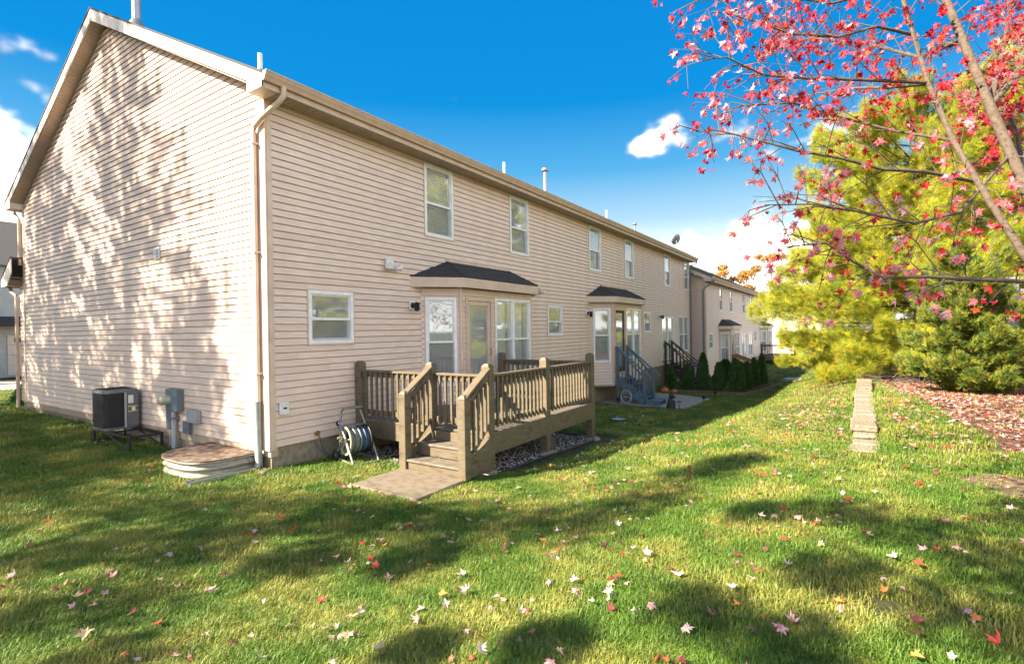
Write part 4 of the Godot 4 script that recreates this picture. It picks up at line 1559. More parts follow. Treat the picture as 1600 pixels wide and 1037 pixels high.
	lathe(st, [Vector2(0.10, 0.0), Vector2(0.10, 0.03), Vector2(0.088, 0.05), Vector2(0.085, 0.13), Vector2(0.06, 0.155), Vector2(0.0, 0.16)], 20, Transform3D(Basis(Vector3(1, 0, 0), PI / 2), Vector3(-0.08, 0.94, 0.13)))
	obj("dial", st, "meter_face", em)
	st = tool()
	tube(st, [Vector3(-0.04, 0.74, 0.06), Vector3(-0.04, -0.06, 0.06)], [0.048], 12)
	obj("conduit", st, "box_grey", em)
	st = tool()
	box(st, Vector3(-0.12, 0.58, 0), Vector3(0.04, 0.61, 0.115))
	obj("strap", st, "metal_grey", em)
	for b in [["disconnect_box", "flat blue grey disconnect box low behind the electric conduit", Vector3(-3.28, 0.36, 0.02), Vector3(-3.12, 0.72, 0.09), "meter_grey"], ["cable_box", "pale grey cable box beside the electric meter", Vector3(-2.45, 0.55, 0.02), Vector3(-2.10, 0.79, 0.11), "box_grey"], ["telephone_box", "small dark blue grey box hanging below the cable box", Vector3(-2.62, 0.34, 0.02), Vector3(-2.42, 0.57, 0.10), "meter_grey"]]:
		var o := thing(b[0], b[1], "utility box", (b[2] + b[3]) * 0.5 * Vector3(1, 0, 1) + Vector3(0, b[2].y, 0))
		var half: Vector3 = (b[3] - b[2]) * 0.5
		st = tool()
		bbox(st, Vector3(-half.x, 0, -half.z), Vector3(half.x, half.y * 2.0, half.z * 0.5), 0.012)
		obj("housing", st, b[4], o)
		st = tool()
		bbox(st, Vector3(-half.x - 0.008, 0.015, half.z * 0.5), Vector3(half.x + 0.008, half.y * 2.0 + 0.008, half.z), 0.012)
		obj("cover", st, b[4], o)
		st = tool()
		tube(st, [Vector3(-0.02, 0.01, 0), Vector3(-0.02, -0.15, 0), Vector3(-0.03, -b[2].y - 0.05, 0.0)], [0.008], 6)
		tube(st, [Vector3(0.04, 0.01, 0), Vector3(0.04, -0.15, 0), Vector3(0.05, -b[2].y - 0.05, 0.0)], [0.006], 6)
		obj("cable", st, "box_grey", o)
	# dryer vent high on the gable
	var dv := thing("gable_vent", "small white louvred vent cover high on the gable siding", "vent", Vector3(-3.70, 3.63, 0.02))
	st = tool()
	bbox(st, Vector3(-0.11, 0, 0), Vector3(0.11, 0.24, 0.02), 0.006)
	obj("plate", st, "white_vinyl", dv)
	for k in 3:
		st = tool()
		box(st, Vector3(-0.085, -0.002, -0.002), Vector3(0.085, 0.004, 0.055), Transform3D(Basis(Vector3(1, 0, 0), 0.9), Vector3(0, 0.08 + k * 0.06, 0.02)))
		obj("louvre", st, "white_vinyl", dv)
	# flood light, lanterns, outlet plate, tap, sump pipe
	var fl := thing("flood_light", "white twin head flood light on the wall left of the first bay", "flood light", Vector3(0.02, 3.36, -2.50))
	st = tool()
	bbox(st, Vector3(0, 0, -0.09), Vector3(0.07, 0.22, 0.09), 0.012)
	obj("mount", st, "white_plastic", fl)
	for k in 2:
		st = tool()
		var b := Basis(Vector3(0, 0, 1), -0.9) * Basis(Vector3(1, 0, 0), 0.9 if k == 0 else -1.2)
		var at := Vector3(0.11, 0.03, 0.05 - k * 0.20)
		lathe(st, [Vector2(0.0, -0.06), Vector2(0.03, -0.055), Vector2(0.045, 0.0), Vector2(0.07, 0.07), Vector2(0.065, 0.075), Vector2(0.0, 0.06)], 14, Transform3D(b, at))
		tube(st, [Vector3(0.05, 0.05, 0.02 - k * 0.06), at], [0.016], 6)
		obj("lamp_head", st, "white_plastic", fl)
	for l in [[-3.12, "black wall lantern on a white plate beside the first bay"], [-11.58, "black wall lantern on a white plate beside the second bay"], [-19.62, "black wall lantern beside the third unit's sliding door"]]:
		var ln := thing("wall_lantern", l[1], "wall lantern", Vector3(0.02, 2.58, l[0]), 0.0, "wall lanterns beside the back doors")
		st = tool()
		bbox(st, Vector3(0, 0, -0.075), Vector3(0.035, 0.20, 0.075), 0.01)
		obj("plate", st, "white_plastic", ln)
		st = tool()
		lathe(st, [Vector2(0.0, 0.0), Vector2(0.06, 0.0), Vector2(0.055, 0.03), Vector2(0.02, 0.05), Vector2(0.0, 0.055)], 14, Transform3D(Basis(Vector3(0, 0, 1), -PI / 2), Vector3(0.034, 0.10, 0)))
		tube(st, [Vector3(0.06, 0.10, 0), Vector3(0.13, 0.16, 0), Vector3(0.16, 0.13, 0)], [0.012], 8)
		obj("arm", st, "black_plastic", ln)
		st = tool()
		lathe(st, [Vector2(0.0, 0.09), Vector2(0.07, 0.05), Vector2(0.075, 0.04), Vector2(0.05, 0.035), Vector2(0.06, -0.08), Vector2(0.04, -0.10), Vector2(0.0, -0.11)], 8, Transform3D(Basis(), Vector3(0.16, 0.08, 0)))
		obj("lantern", st, "black_plastic", ln)
	var pl := thing("wall_outlet", "white square outlet cover low on the wall near the corner", "outlet", Vector3(0.02, 0.84, -0.22))
	st = tool()
	bbox(st, Vector3(0, 0, -0.085), Vector3(0.045, 0.20, 0.085), 0.018)
	obj("cover", st, "white_plastic", pl)
	st = tool()
	bbox(st, Vector3(0.045, 0.095, -0.03), Vector3(0.049, 0.125, 0.03), 0.002)
	obj("slot", st, "black_plastic", pl)
	var tp := thing("garden_tap", "small brass garden tap low on the siding", "tap", Vector3(0.02, 0.43, -0.80))
	st = tool()
	tube(st, [Vector3(-0.01, 0, 0), Vector3(0.07, 0, 0), Vector3(0.10, -0.03, 0), Vector3(0.105, -0.06, 0)], [0.017, 0.017, 0.015, 0.016], 8)
	obj("spout", st, "brass", tp)
	st = tool()
	lathe(st, [Vector2(0.0, 0.02), Vector2(0.035, 0.016), Vector2(0.035, 0.0), Vector2(0.0, -0.004)], 10, Transform3D(Basis(Vector3(0, 0, 1), -0.6), Vector3(0.07, 0.03, 0)))
	obj("knob", st, "brass", tp)
	var sp := thing("drain_pipe", "white plastic drain pipe bending out of the wall beside the hose reel", "pipe", Vector3(0.0, 0.0, -1.27))
	st = tool()
	tube(st, [Vector3(-0.03, 0.54, 0), Vector3(0.06, 0.54, 0), Vector3(0.10, 0.525, 0), Vector3(0.115, 0.48, 0), Vector3(0.115, -0.04, 0)], [0.030], 12)
	obj("pipe", st, "white_plastic", sp)
	st = tool()
	tube(st, [Vector3(0.0, 0.54, 0), Vector3(0.035, 0.54, 0)], [0.05], 14)
	obj("collar", st, "black_plastic", sp)
	var vb := thing("exhaust_hood", "small pale vent hood beside the right end of the first bay roof", "vent", Vector3(0.02, 3.18, -8.35))
	st = tool()
	bbox(st, Vector3(0, 0, -0.09), Vector3(0.03, 0.18, 0.09), 0.006)
	extrude(st, [Vector3(0.03, 0.17, 0.075), Vector3(0.12, 0.05, 0.075), Vector3(0.12, 0.02, 0.075), Vector3(0.03, 0.02, 0.075)], Vector3(0, 0, -0.15))
	obj("hood", st, "trim", vb)


# ---------------------------------------------------------------- things standing in the yard
func make_yard_things() -> void:
	# window well against the gable
	var ww := thing("window_well", "corrugated steel window well with rusty cover at the gable foot", "window well", Vector3(-1.0, 0.0, 0.03))
	var ring := []
	for k in 33:
		var a := PI * k / 32.0
		var c := cos(a)
		var s := sin(a)
		ring.append(Vector2(signf(c) * pow(absf(c), 0.62) * 0.72, pow(s, 0.62) * 0.93))
	var st := tool()
	st.set_smooth_group(1)
	var rows := 28
	for r in rows:
		var y0 := lerpf(-0.12, 0.235, r / float(rows))
		var y1 := lerpf(-0.12, 0.235, (r + 1) / float(rows))
		for k in 32:
			var f := func(p: Vector2, y: float) -> Vector3:
				var g := 1.0 + 0.022 * sin(y * TAU / 0.115)
				return Vector3(p.x * g, y, p.y * g)
			quad(st, f.call(ring[k], y0), f.call(ring[k], y1), f.call(ring[k + 1], y1), f.call(ring[k + 1], y0))
	obj("steel_wall", st, "well_steel", ww)
	st = tool()
	var rim := []
	for p in ring:
		rim.append(Vector3(p.x * 1.02, 0.24, p.y * 1.02))
	tube(st, rim, [0.014], 6)
	obj("rim", st, "well_steel", ww)
	st = tool()
	var top := []
	for p in ring:
		top.append(Vector3(p.x * 1.035, 0.258, p.y * 1.035))
	extrude(st, top, Vector3(0, 0.012, 0))
	obj("cover", st, "rust", ww)
	for s in [-0.78, 0.78]:
		st = tool()
		box(st, Vector3(s - 0.05, -0.12, 0.0), Vector3(s + 0.05, 0.27, 0.012))
		obj("flange", st, "galv", ww)
	# splash channel below the downspout
	var sp := thing("splash_channel", "open metal splash channel at the foot of the corner downspout", "splash block", Vector3(-0.17, 0.015, 0.16), 0.0)
	st = tool()
	var dirv := Basis(Vector3.UP, -0.05)
	for s in [-0.07, 0.07]:
		box(st, Vector3(s - 0.008, 0.0, 0.0), Vector3(s + 0.008, 0.06, 0.95), Transform3D(dirv, Vector3.ZERO))
	obj("side", st, "galv", sp)
	st = tool()
	box(st, Vector3(-0.062, 0.0, 0.0), Vector3(0.062, 0.012, 0.95), Transform3D(dirv, Vector3.ZERO))
	obj("bed", st, "metal_grey", sp)
	var cb := tool()
	bbox(cb, Vector3(-0.13, -0.05, 0.03), Vector3(0.0, 0.05, 0.22), 0.02, Transform3D(Basis(Vector3.UP, 0.5), Vector3(0.06, 0.0, 0.0)))
	tag(obj("corner_stone", cb, "slab"), "small pale concrete block at the house corner", "block")
	# hose reel
	var hr := thing("hose_reel", "grey hose reel cart wound with blue and grey hose by the deck", "hose reel", Vector3(0.62, height(0.6, -1.15) + 0.01, -1.14), -0.25)
	for s in [-0.22, 0.22]:
		st = tool()
		tube(st, [Vector3(0.38, 0.03, s), Vector3(0.06, 0.46, s), Vector3(-0.10, 0.60, s), Vector3(-0.16, 0.82, s * 0.8), Vector3(-0.10, 0.88, s * 0.75)], [0.019], 8)
		obj("side_tube", st, "reel_metal", hr)
		st = tool()
		tube(st, [Vector3(0.38, 0.03, s), Vector3(-0.26, 0.05, s)], [0.019], 8)
		tube(st, [Vector3(-0.26, 0.10, s), Vector3(0.02, 0.44, s)], [0.016], 8)
		obj("base_tube", st, "reel_metal", hr)
		st = tool()
		lathe(st, [Vector2(0.205, -0.010), Vector2(0.235, -0.016), Vector2(0.245, 0.0), Vector2(0.235, 0.016), Vector2(0.205, 0.010), Vector2(0.205, -0.010)], 26, Transform3D(Basis(Vector3(1, 0, 0), PI / 2), Vector3(0.0, 0.36, s * 0.82)))
		for k in 5:
			var a := TAU * k / 5.0 + 0.3
			tube(st, [Vector3(0, 0.36, s * 0.82), Vector3(cos(a) * 0.215, 0.36 + sin(a) * 0.215, s * 0.82)], [0.012], 6)
		obj("flange", st, "black_plastic" if s < 0 else "tan_plastic", hr)
		st = tool()
		lathe(st, [Vector2(0.0, -0.025), Vector2(0.085, -0.025), Vector2(0.09, -0.01), Vector2(0.09, 0.01), Vector2(0.085, 0.025), Vector2(0.0, 0.025)], 20, Transform3D(Basis(Vector3(1, 0, 0), PI / 2), Vector3(-0.24, 0.09, s * 1.15)))
		obj("wheel", st, "black_plastic", hr)
	st = tool()
	tube(st, [Vector3(-0.10, 0.88, -0.165), Vector3(-0.10, 0.89, 0.165)], [0.019], 8)
	obj("handle", st, "reel_metal", hr)
	st = tool()
	tube(st, [Vector3(0.38, 0.03, -0.22), Vector3(0.38, 0.03, 0.22)], [0.019], 8)
	bbox(st, Vector3(-0.20, 0.58, -0.19), Vector3(-0.06, 0.60, 0.19), 0.004)
	obj("cross_tube", st, "reel_metal", hr)
	st = tool()
	tube(st, [Vector3(0, 0.36, 0.19), Vector3(0, 0.36, 0.27), Vector3(0.11, 0.45, 0.275), Vector3(0.11, 0.45, 0.36)], [0.013], 8)
	obj("crank", st, "tan_plastic", hr)
	for k in 12:
		st = tool()
		var pts := []
		var z := -0.155 + k * 0.028
		for i in 25:
			var a := TAU * i / 24.0
			pts.append(Vector3(cos(a) * (0.17 + 0.012 * (k % 3)), 0.36 + sin(a) * (0.17 + 0.012 * (k % 3)), z))
		tube(st, pts, [0.016], 6)
		obj("hose_coil", st, "blue_hose" if k < 5 else "grey_hose", hr)
	st = tool()
	tube(st, [Vector3(0.125, 0.38, -0.80), Vector3(0.13, 0.30, -0.82), Vector3(0.16, 0.16, -0.86), Vector3(0.20, 0.08, -0.93), Vector3(0.26, 0.055, -1.02), Vector3(0.36, 0.06, -1.12), Vector3(0.50, 0.14, -1.18), Vector3(0.56, 0.24, -1.2)], [0.012], 8)
	tag(obj("garden_hose", st, "green_hose"), "dark green hose looping from the tap to the reel", "hose")
	# dog statue, path lights, wreath, pumpkins and tray round the patio
	var dog := thing("dog_statue", "dark sitting dog statue at the patio edge", "statue", Vector3(2.82, -0.49, -11.72), -0.5)
	st = tool()
	lathe(st, [Vector2(0.0, 0.0), Vector2(0.13, 0.0), Vector2(0.145, 0.05), Vector2(0.135, 0.14), Vector2(0.10, 0.26), Vector2(0.085, 0.36), Vector2(0.06, 0.42), Vector2(0.0, 0.43)], 16, Transform3D(Basis(Vector3(0, 0, 1), 0.0).scaled(Vector3(1.1, 1, 0.85)), Vector3(-0.02, 0, 0)))
	obj("body", st, "statue", dog)
	st = tool()
	lathe(st, [Vector2(0.0, -0.08), Vector2(0.055, -0.06), Vector2(0.075, 0.0), Vector2(0.06, 0.06), Vector2(0.0, 0.08)], 14, Transform3D(Basis(), Vector3(0.03, 0.48, 0)))
	tube(st, [Vector3(0.05, 0.46, 0), Vector3(0.12, 0.45, 0), Vector3(0.165, 0.44, 0)], [0.05, 0.04, 0.028], 10)
	obj("head", st, "statue", dog)
	for s in [-0.05, 0.05]:
		st = tool()
		tube(st, [Vector3(0.06, 0.33, s), Vector3(0.09, 0.15, s), Vector3(0.09, 0.02, s), Vector3(0.13, 0.015, s)], [0.045, 0.032, 0.026, 0.03], 8)
		obj("front_leg", st, "statue", dog)
		st = tool()
		extrude(st, [Vector3(-0.02, 0.53, s), Vector3(0.03, 0.545, s * 1.1), Vector3(0.01, 0.44, s * 1.7)], Vector3(-0.015, 0, 0))
		obj("ear", st, "statue", dog)
	var ln := [[3.06, -11.75, "grey solar path light next to the dog statue"], [3.28, -14.05, "black path light on the patio's outer edge"], [3.22, -16.1, "black path light before the evergreen bed"], [1.05, -11.75, "black path light between deck and blue stairs"]]
	for l in ln:
		var o := thing("path_light", l[2], "path light", Vector3(l[0], height(l[0], l[1]) + 0.02, l[1]), 0.0, "solar path lights round the patio")
		st = tool()
		tube(st, [Vector3(0, -0.05, 0), Vector3(0, 0.16, 0)], [0.012], 8)
		obj("stake", st, "black_plastic", o)
		st = tool()
		lathe(st, [Vector2(0.0, 0.15), Vector2(0.035, 0.15), Vector2(0.06, 0.24), Vector2(0.058, 0.25), Vector2(0.0, 0.25)], 14)
		obj("lens", st, "box_grey" if l[0] < 3.1 and l[0] > 2.0 else "black_plastic", o)
		st = tool()
		lathe(st, [Vector2(0.0, 0.285), Vector2(0.055, 0.275), Vector2(0.078, 0.255), Vector2(0.078, 0.25), Vector2(0.0, 0.248)], 14)
		obj("cap", st, "black_plastic", o)
	var wr := thing("garden_ornament", "round pale scroll ornament leaning below the blue stairs", "ornament", Vector3(1.02, -0.48, -12.55))
	st = tool()
	var circ := []
	for i in 25:
		circ.append(Vector3(cos(TAU * i / 24.0) * 0.19, 0.24 + sin(TAU * i / 24.0) * 0.22, 0.0))
	tube(st, circ, [0.022], 8)
	obj("ring", st, "box_grey", wr)
	st = tool()
	tube(st, [Vector3(-0.15, 0.16, 0), Vector3(-0.06, 0.26, 0), Vector3(0, 0.20, 0), Vector3(0.06, 0.26, 0), Vector3(0.15, 0.16, 0)], [0.016], 6)
	tube(st, [Vector3(-0.11, 0.33, 0), Vector3(0, 0.38, 0), Vector3(0.11, 0.33, 0)], [0.014], 6)
	obj("scroll", st, "box_grey", wr)
	for p in [[1.05, -16.9, 0.17, "larger orange pumpkin at the end of the evergreen bed"], [1.42, -17.0, 0.12, "smaller orange pumpkin beside the larger one"]]:
		var pk := thing("pumpkin", p[3], "pumpkin", Vector3(p[0], height(p[0], p[1]) + 0.01, p[1]), 0.0, "pumpkins by the evergreen bed")
		st = tool()
		st.set_smooth_group(1)
		for i in 32:
			for j in 8:
				var f := func(u: int, v: int) -> Vector3:
					var a := TAU * u / 32.0
					var e := PI * v / 8.0
					var r: float = p[2] * (1.0 + 0.08 * absf(cos(a * 4.0))) * sin(e)
					return Vector3(cos(a) * r, p[2] * 0.78 * (1.0 - cos(e)), sin(a) * r)
				quad(st, f.call(i, j), f.call(i, j + 1), f.call(i + 1, j + 1), f.call(i + 1, j))
		obj("fruit", st, "pumpkin", pk)
		st = tool()
		tube(st, [Vector3(0, p[2] * 1.5, 0), Vector3(0.01, p[2] * 1.75, 0.0), Vector3(0.03, p[2] * 1.9, 0.01)], [0.02, 0.015, 0.012], 6)
		obj("stalk", st, "green_pipe", pk)
	var tr := thing("pet_dish", "round pale dish with dark rim on the grass behind the deck", "dish", Vector3(2.55, height(2.55, -8.0) + 0.03, -8.0))
	st = tool()
	lathe(st, [Vector2(0.0, 0.03), Vector2(0.15, 0.035), Vector2(0.19, 0.07), Vector2(0.175, 0.075), Vector2(0.14, 0.05), Vector2(0.0, 0.045)], 20)
	obj("bowl", st, "box_grey", tr)
	st = tool()
	lathe(st, [Vector2(0.19, 0.06), Vector2(0.23, 0.075), Vector2(0.19, 0.085), Vector2(0.175, 0.075)], 20)
	obj("rim", st, "black_plastic", tr)
	# post with arm far right, utility pole
	var ps := thing("timber_post", "tall grey post with a side arm behind the young pine", "post", Vector3(11.25, height(11.25, -14.5), -14.5))
	st = tool()
	bbox(st, Vector3(-0.13, -0.2, -0.13), Vector3(0.13, 3.0, 0.13), 0.01)
	obj("post", st, "metal_grey", ps)
	st = tool()
	bbox(st, Vector3(0.14, 2.55, -0.05), Vector3(2.4, 2.68, 0.05), 0.01)
	obj("arm", st, "metal_grey", ps)
	st = tool()
	tube(st, [Vector3(0.13, 2.2, 0), Vector3(0.55, 2.56, 0)], [0.03], 6)
	obj("brace", st, "metal_grey", ps)


# ---------------------------------------------------------------- the block wall in the bank
func turned(c: Vector3, yaw: float, roll: float) -> Transform3D:
	var b := Basis(Vector3.UP, yaw) * Basis(Vector3(0, 0, 1), roll)
	return Transform3D(b, c - b * c)


func make_retaining_wall() -> void:
	var rw := thing("retaining_wall", "low stepped wall of tan concrete blocks in the grass bank", "retaining wall", Vector3.ZERO)
	var tiers := [[-3.75, -4.75, 0.40], [-5.0, -10.6, 0.545], [-10.6, -13.2, 0.60]]
	for k in tiers.size():
		var t: Array = tiers[k]
		var z: float = t[0] - (0.20 if k == 0 else 0.12)
		while z > t[1] + 0.1:
			var l := minf(rng.randf_range(0.40, 0.48), z - t[1])
			var xo := 7.56 + 0.017 * (z + 3.3) * -1.0 + rng.randf_range(-0.025, 0.025)
			var st := tool()
			bbox(st, Vector3(xo, t[2] - 0.095, z - l + 0.005), Vector3(xo + 0.345 + rng.randf_range(-0.015, 0.015), t[2] + rng.randf_range(-0.012, 0.010), z), 0.018, turned(Vector3(xo + 0.17, t[2], z - l * 0.5), rng.randf_range(-0.06, 0.06), rng.randf_range(-0.025, 0.025)))
			obj("cap_block", st, "block" if rng.randf() < 0.75 else "block_warm", rw)
			z -= l
	# the courses below the caps
	for k in tiers.size():
		var t: Array = tiers[k]
		for c in 3:
			var z: float = t[0] + (0.0 if k == 0 else 0.10) - 0.11 * c - (0.10 if k == 0 else 0.0)
			var y1: float = t[2] - 0.098 - c * 0.155
			while z > t[1] + 0.05:
				var l := minf(0.42 if (c % 2 == 0 or z < t[0] - 0.3) else 0.21, z - t[1])
				var xo := 7.58 + 0.017 * (z + 3.3) * -1.0 + rng.randf_range(-0.01, 0.01)
				var st := tool()
				bbox(st, Vector3(xo, y1 - 0.15, z - l + 0.006), Vector3(xo + 0.30, y1, z), 0.016)
				obj("block", st, "block" if rng.randf() < 0.5 else "block_warm", rw)
				z -= l


# ---------------------------------------------------------------- leaves and plants
const LEAF := [[0.0, -0.30], [0.09, -0.31], [0.30, -0.42], [0.27, -0.22], [0.20, -0.12], [0.46, -0.10], [0.40, 0.02], [0.60, 0.20], [0.40, 0.19], [0.20, 0.13], [0.22, 0.32], [0.12, 0.33], [0.0, 0.62]]


func maple_leaf(curl: float, fold: float, m: Material) -> ArrayMesh:
	# a five-lobed leaf about one unit across with a stalk, creased along its midrib and cupped
	var st := tool()
	var rim := []
	for p in LEAF:
		rim.append(Vector2(p[0], p[1]))
	for k in range(LEAF.size() - 2, 0, -1):
		rim.append(Vector2(-LEAF[k][0], LEAF[k][1]))
	var lift := func(q: Vector2) -> Vector3: return Vector3(q.x, fold * absf(q.x) + curl * (q.x * q.x * 0.7 + q.y * q.y), -q.y)
	var c := Vector2(0, -0.06)
	for k in rim.size():
		var a: Vector2 = rim[k]
		var b: Vector2 = rim[(k + 1) % rim.size()]
		tri(st, lift.call(c), lift.call(a), lift.call(b))
	quad(st, lift.call(Vector2(-0.012, -0.3)), lift.call(Vector2(0.012, -0.3)), lift.call(Vector2(0.02, -0.62)) + Vector3(0, 0.08, 0), lift.call(Vector2(-0.0, -0.62)) + Vector3(0, 0.08, 0))
	st.generate_normals()
	var mesh: ArrayMesh = st.commit()
	mesh.surface_set_material(0, m)
	return mesh


func leaf_mat(key: String, c: Color, through: float) -> StandardMaterial3D:
	var m := mat(key, c, 0.5)
	m.backlight_enabled = true
	m.backlight = Color(through, through, through)
	return m


func needle_tuft(n: int, spread: float, width: float, seed_: int) -> ArrayMesh:
	var r := RandomNumberGenerator.new()
	r.seed = seed_
	var st := tool()
	for k in n:
		var d := Vector3(r.randfn() * spread, 1.0, r.randfn() * spread).normalized()
		var root := Vector3(0, r.randf_range(-0.45, 0.35), 0)
		var side := d.cross(Vector3(r.randfn(), r.randfn(), r.randfn())).normalized() * width
		var tip := root + d * r.randf_range(0.6, 1.0)
		tri(st, root - side, root + side, tip)
	st.generate_normals()
	var mesh: ArrayMesh = st.commit()
	mesh.surface_set_material(0, mats["foliage"])
	return mesh


func leaf_bit() -> ArrayMesh:       # a small folded leaf
	var st := tool()
	var a := Vector3(0, 0, -0.5)
	var b := Vector3(0.32, 0.10, 0.0)
	var c := Vector3(0, 0, 0.55)
	var d := Vector3(-0.32, 0.10, 0.0)
	tri(st, a, c, b)
	tri(st, a, d, c)
	st.generate_normals()
	var mesh: ArrayMesh = st.commit()
	mesh.surface_set_material(0, mats["leafy"])
	return mesh


func mix_color(list: Array, shade := 0.2) -> Color:
	var c: Color = list[rng.randi() % list.size()]
	var v := 1.0 + rng.randf_range(-shade, shade)
	return Color(c.r * v, c.g * v, c.b * v)


func branch(st: SurfaceTool, pts: Array, r0: float, r1: float, sides := 8) -> void:
	var rr := []
	for k in pts.size():
		rr.append(lerpf(r0, r1, k / float(pts.size() - 1)))
	tube(st, pts, rr, sides, false)


func V(x: float, y: float, z: float) -> Vector3:
	return Vector3(x, y, z)


func make_maple() -> void:
	var base := Vector3(9.10, height(9.1, -0.17), -0.17)
	var t := thing("maple_tree", "red leaved maple reaching into the sky from the near edge of the lawn", "tree", Vector3.ZERO)
	var st := tool()
	branch(st, [base - Vector3(0, 0.2, 0), V(9.07, 1.0, -0.16), V(9.05, 1.4, -0.17), V(9.0, 1.88, -0.25)], 0.12, 0.085, 12)
	obj("trunk", st, "bark_maple", t)
	var limbs := [
		[[V(9.00, 1.80, -0.25), V(8.80, 2.48, -0.36), V(8.65, 3.13, -0.50), V(8.50, 3.77, -0.64), V(8.37, 4.39, -0.80), V(8.26, 4.93, -0.96), V(8.12, 5.76, -1.24), V(8.0, 6.5, -1.5)], 0.042, 0.02, 0.0],
		[[V(9.00, 1.84, -0.25), V(8.70, 2.28, -0.05), V(8.55, 2.56, -0.01), V(8.39, 2.97, -0.09), V(8.23, 3.44, -0.22), V(8.11, 3.95, -0.38), V(7.99, 4.77, -0.67), V(7.89, 5.39, -0.84), V(7.7, 6.1, -1.0)], 0.028, 0.010, 0.0]]
	var boughs := [
		[[V(8.70, 2.36, -0.05), V(8.50, 2.38, 0.20), V(8.22, 2.39, 0.51), V(7.99, 2.41, 0.66), V(7.78, 2.41, 0.73), V(7.62, 2.53, 0.66), V(7.47, 2.67, 0.64), V(7.25, 2.65, 0.78)], 0.016, 0.004, 1.2],
		[[V(8.36, 3.11, -0.19), V(8.03, 3.16, 0.15), V(7.79, 3.15, 0.43), V(7.55, 3.23, 0.59), V(7.32, 3.28, 0.74), V(7.09, 3.36, 0.89), V(6.85, 3.46, 0.95), V(6.74, 3.45, 1.02)], 0.014, 0.003, 1.0],
		[[V(8.11, 3.95, -0.38), V(7.68, 3.98, -0.10), V(7.35, 3.95, 0.24), V(7.10, 3.93, 0.52), V(6.90, 4.01, 0.77), V(6.76, 4.0, 0.86)], 0.014, 0.003, 1.4],
		[[V(8.03, 4.43, -0.57), V(7.80, 4.44, -0.30), V(7.55, 4.31, -0.02), V(7.26, 4.28, 0.29), V(7.09, 4.30, 0.53), V(6.86, 4.38, 0.70)], 0.013, 0.003, 1.5],
		[[V(8.23, 3.44, -0.22), V(7.90, 3.59, -0.25), V(7.58, 3.73, -0.15), V(7.24, 3.90, -0.05), V(6.90, 3.89, 0.17), V(6.78, 3.86, 0.22)], 0.012, 0.003, 1.2],
		[[V(8.50, 3.77, -0.64), V(8.83, 4.23, -1.34), V(9.24, 4.83, -2.09), V(9.5, 5.4, -2.8)], 0.022, 0.006, 1.7],
		[[V(8.60, 3.37, -0.59), V(8.21, 2.86, 0.15), V(7.94, 2.75, 0.57), V(7.64, 2.83, 0.77), V(7.41, 2.88, 0.92), V(7.15, 2.90, 0.99)], 0.012, 0.003, 1.15],
		[[V(8.37, 4.39, -0.80), V(8.20, 4.71, -1.76), V(7.83, 5.39, -2.72), V(7.30, 5.80, -3.09), V(6.9, 6.1, -3.5)], 0.02, 0.005, 1.5],
		[[V(8.26, 4.93, -0.96), V(7.90, 4.85, -0.60), V(7.50, 4.69, -0.23), V(7.09, 4.71, 0.16), V(6.80, 4.60, 0.48)], 0.014, 0.003, 1.5],
		[[V(8.50, 3.77, -0.64), V(9.01, 5.16, -2.89), V(9.41, 6.35, -4.36), V(9.6, 7.2, -5.2)], 0.024, 0.006, 1.6],
		[[V(8.65, 3.13, -0.50), V(8.9, 3.9, -1.9), V(9.0, 4.6, -3.2), V(8.7, 5.2, -4.4)], 0.02, 0.005, 1.5],
		[[V(8.11, 3.95, -0.38), V(7.9, 4.4, -1.5), V(7.6, 4.9, -2.6), V(7.0, 5.2, -3.3)], 0.022, 0.005, 0.9],
		[[V(8.8, 2.48, -0.36), V(9.1, 2.9, -1.6), V(9.35, 3.3, -2.9), V(9.3, 3.5, -3.9)], 0.026, 0.006, 0.8]]
	st = tool()
	for l in limbs:
		branch(st, l[0], l[1], l[2], 10)
	obj("limbs", st, "bark_maple", t)
	st = tool()
	for l in boughs:
		branch(st, l[0], l[1], l[2], 7)
	obj("boughs", st, "bark_maple", t)
	# twigs along the boughs, leaves at their ends
	var tw := tool()
	var leaves := []
	var eye := Vector3(7.6015, 2.1248, 4.6266)
	for l in boughs + [[limbs[0][0].slice(3), 0.0, 0.0, 0.75], [limbs[1][0].slice(3), 0.0, 0.0, 0.75]]:
		var pts: Array = l[0]
		var total := 0.0
		for k in pts.size() - 1:
			total += pts[k].distance_to(pts[k + 1])
		var n := int(total * 12.5 * l[3])
		for i in n:
			var f := pow((i + rng.randf()) / n, 0.72)
			var at := f * total
			var p: Vector3 = pts[0]
			var d := Vector3.ZERO
			for k in pts.size() - 1:
				var s: float = pts[k].distance_to(pts[k + 1])
				if at <= s:
					d = (pts[k + 1] - pts[k]) / s
					p = pts[k] + d * at
					break
				at -= s
			if d == Vector3.ZERO:
				d = (pts[-1] - pts[-2]).normalized()
				p = pts[-1]
			var dir := (d * 0.8 + ball_dir() * 0.9 + Vector3(0, 0.1, 0)).normalized()
			var len := rng.randf_range(0.18, 0.5) * (1.0 if f > 0.3 else 0.8)
			var mid := p + dir * len * 0.55 + Vector3(0, 0.02, 0)
			var tip := p + dir * len + Vector3(0, -0.04, 0)
			branch(tw, [p, mid, tip], 0.0042, 0.0018, 4)
			var ends := [tip, mid.lerp(tip, 0.4)]
			for j in rng.randi_range(1, 2):
				var sd := (dir * 0.6 + ball_dir()).normalized()
				var q := mid.lerp(tip, rng.randf()) + sd * rng.randf_range(0.08, 0.22)
				branch(tw, [mid, q], 0.0026, 0.0012, 3)
				ends.append(q)
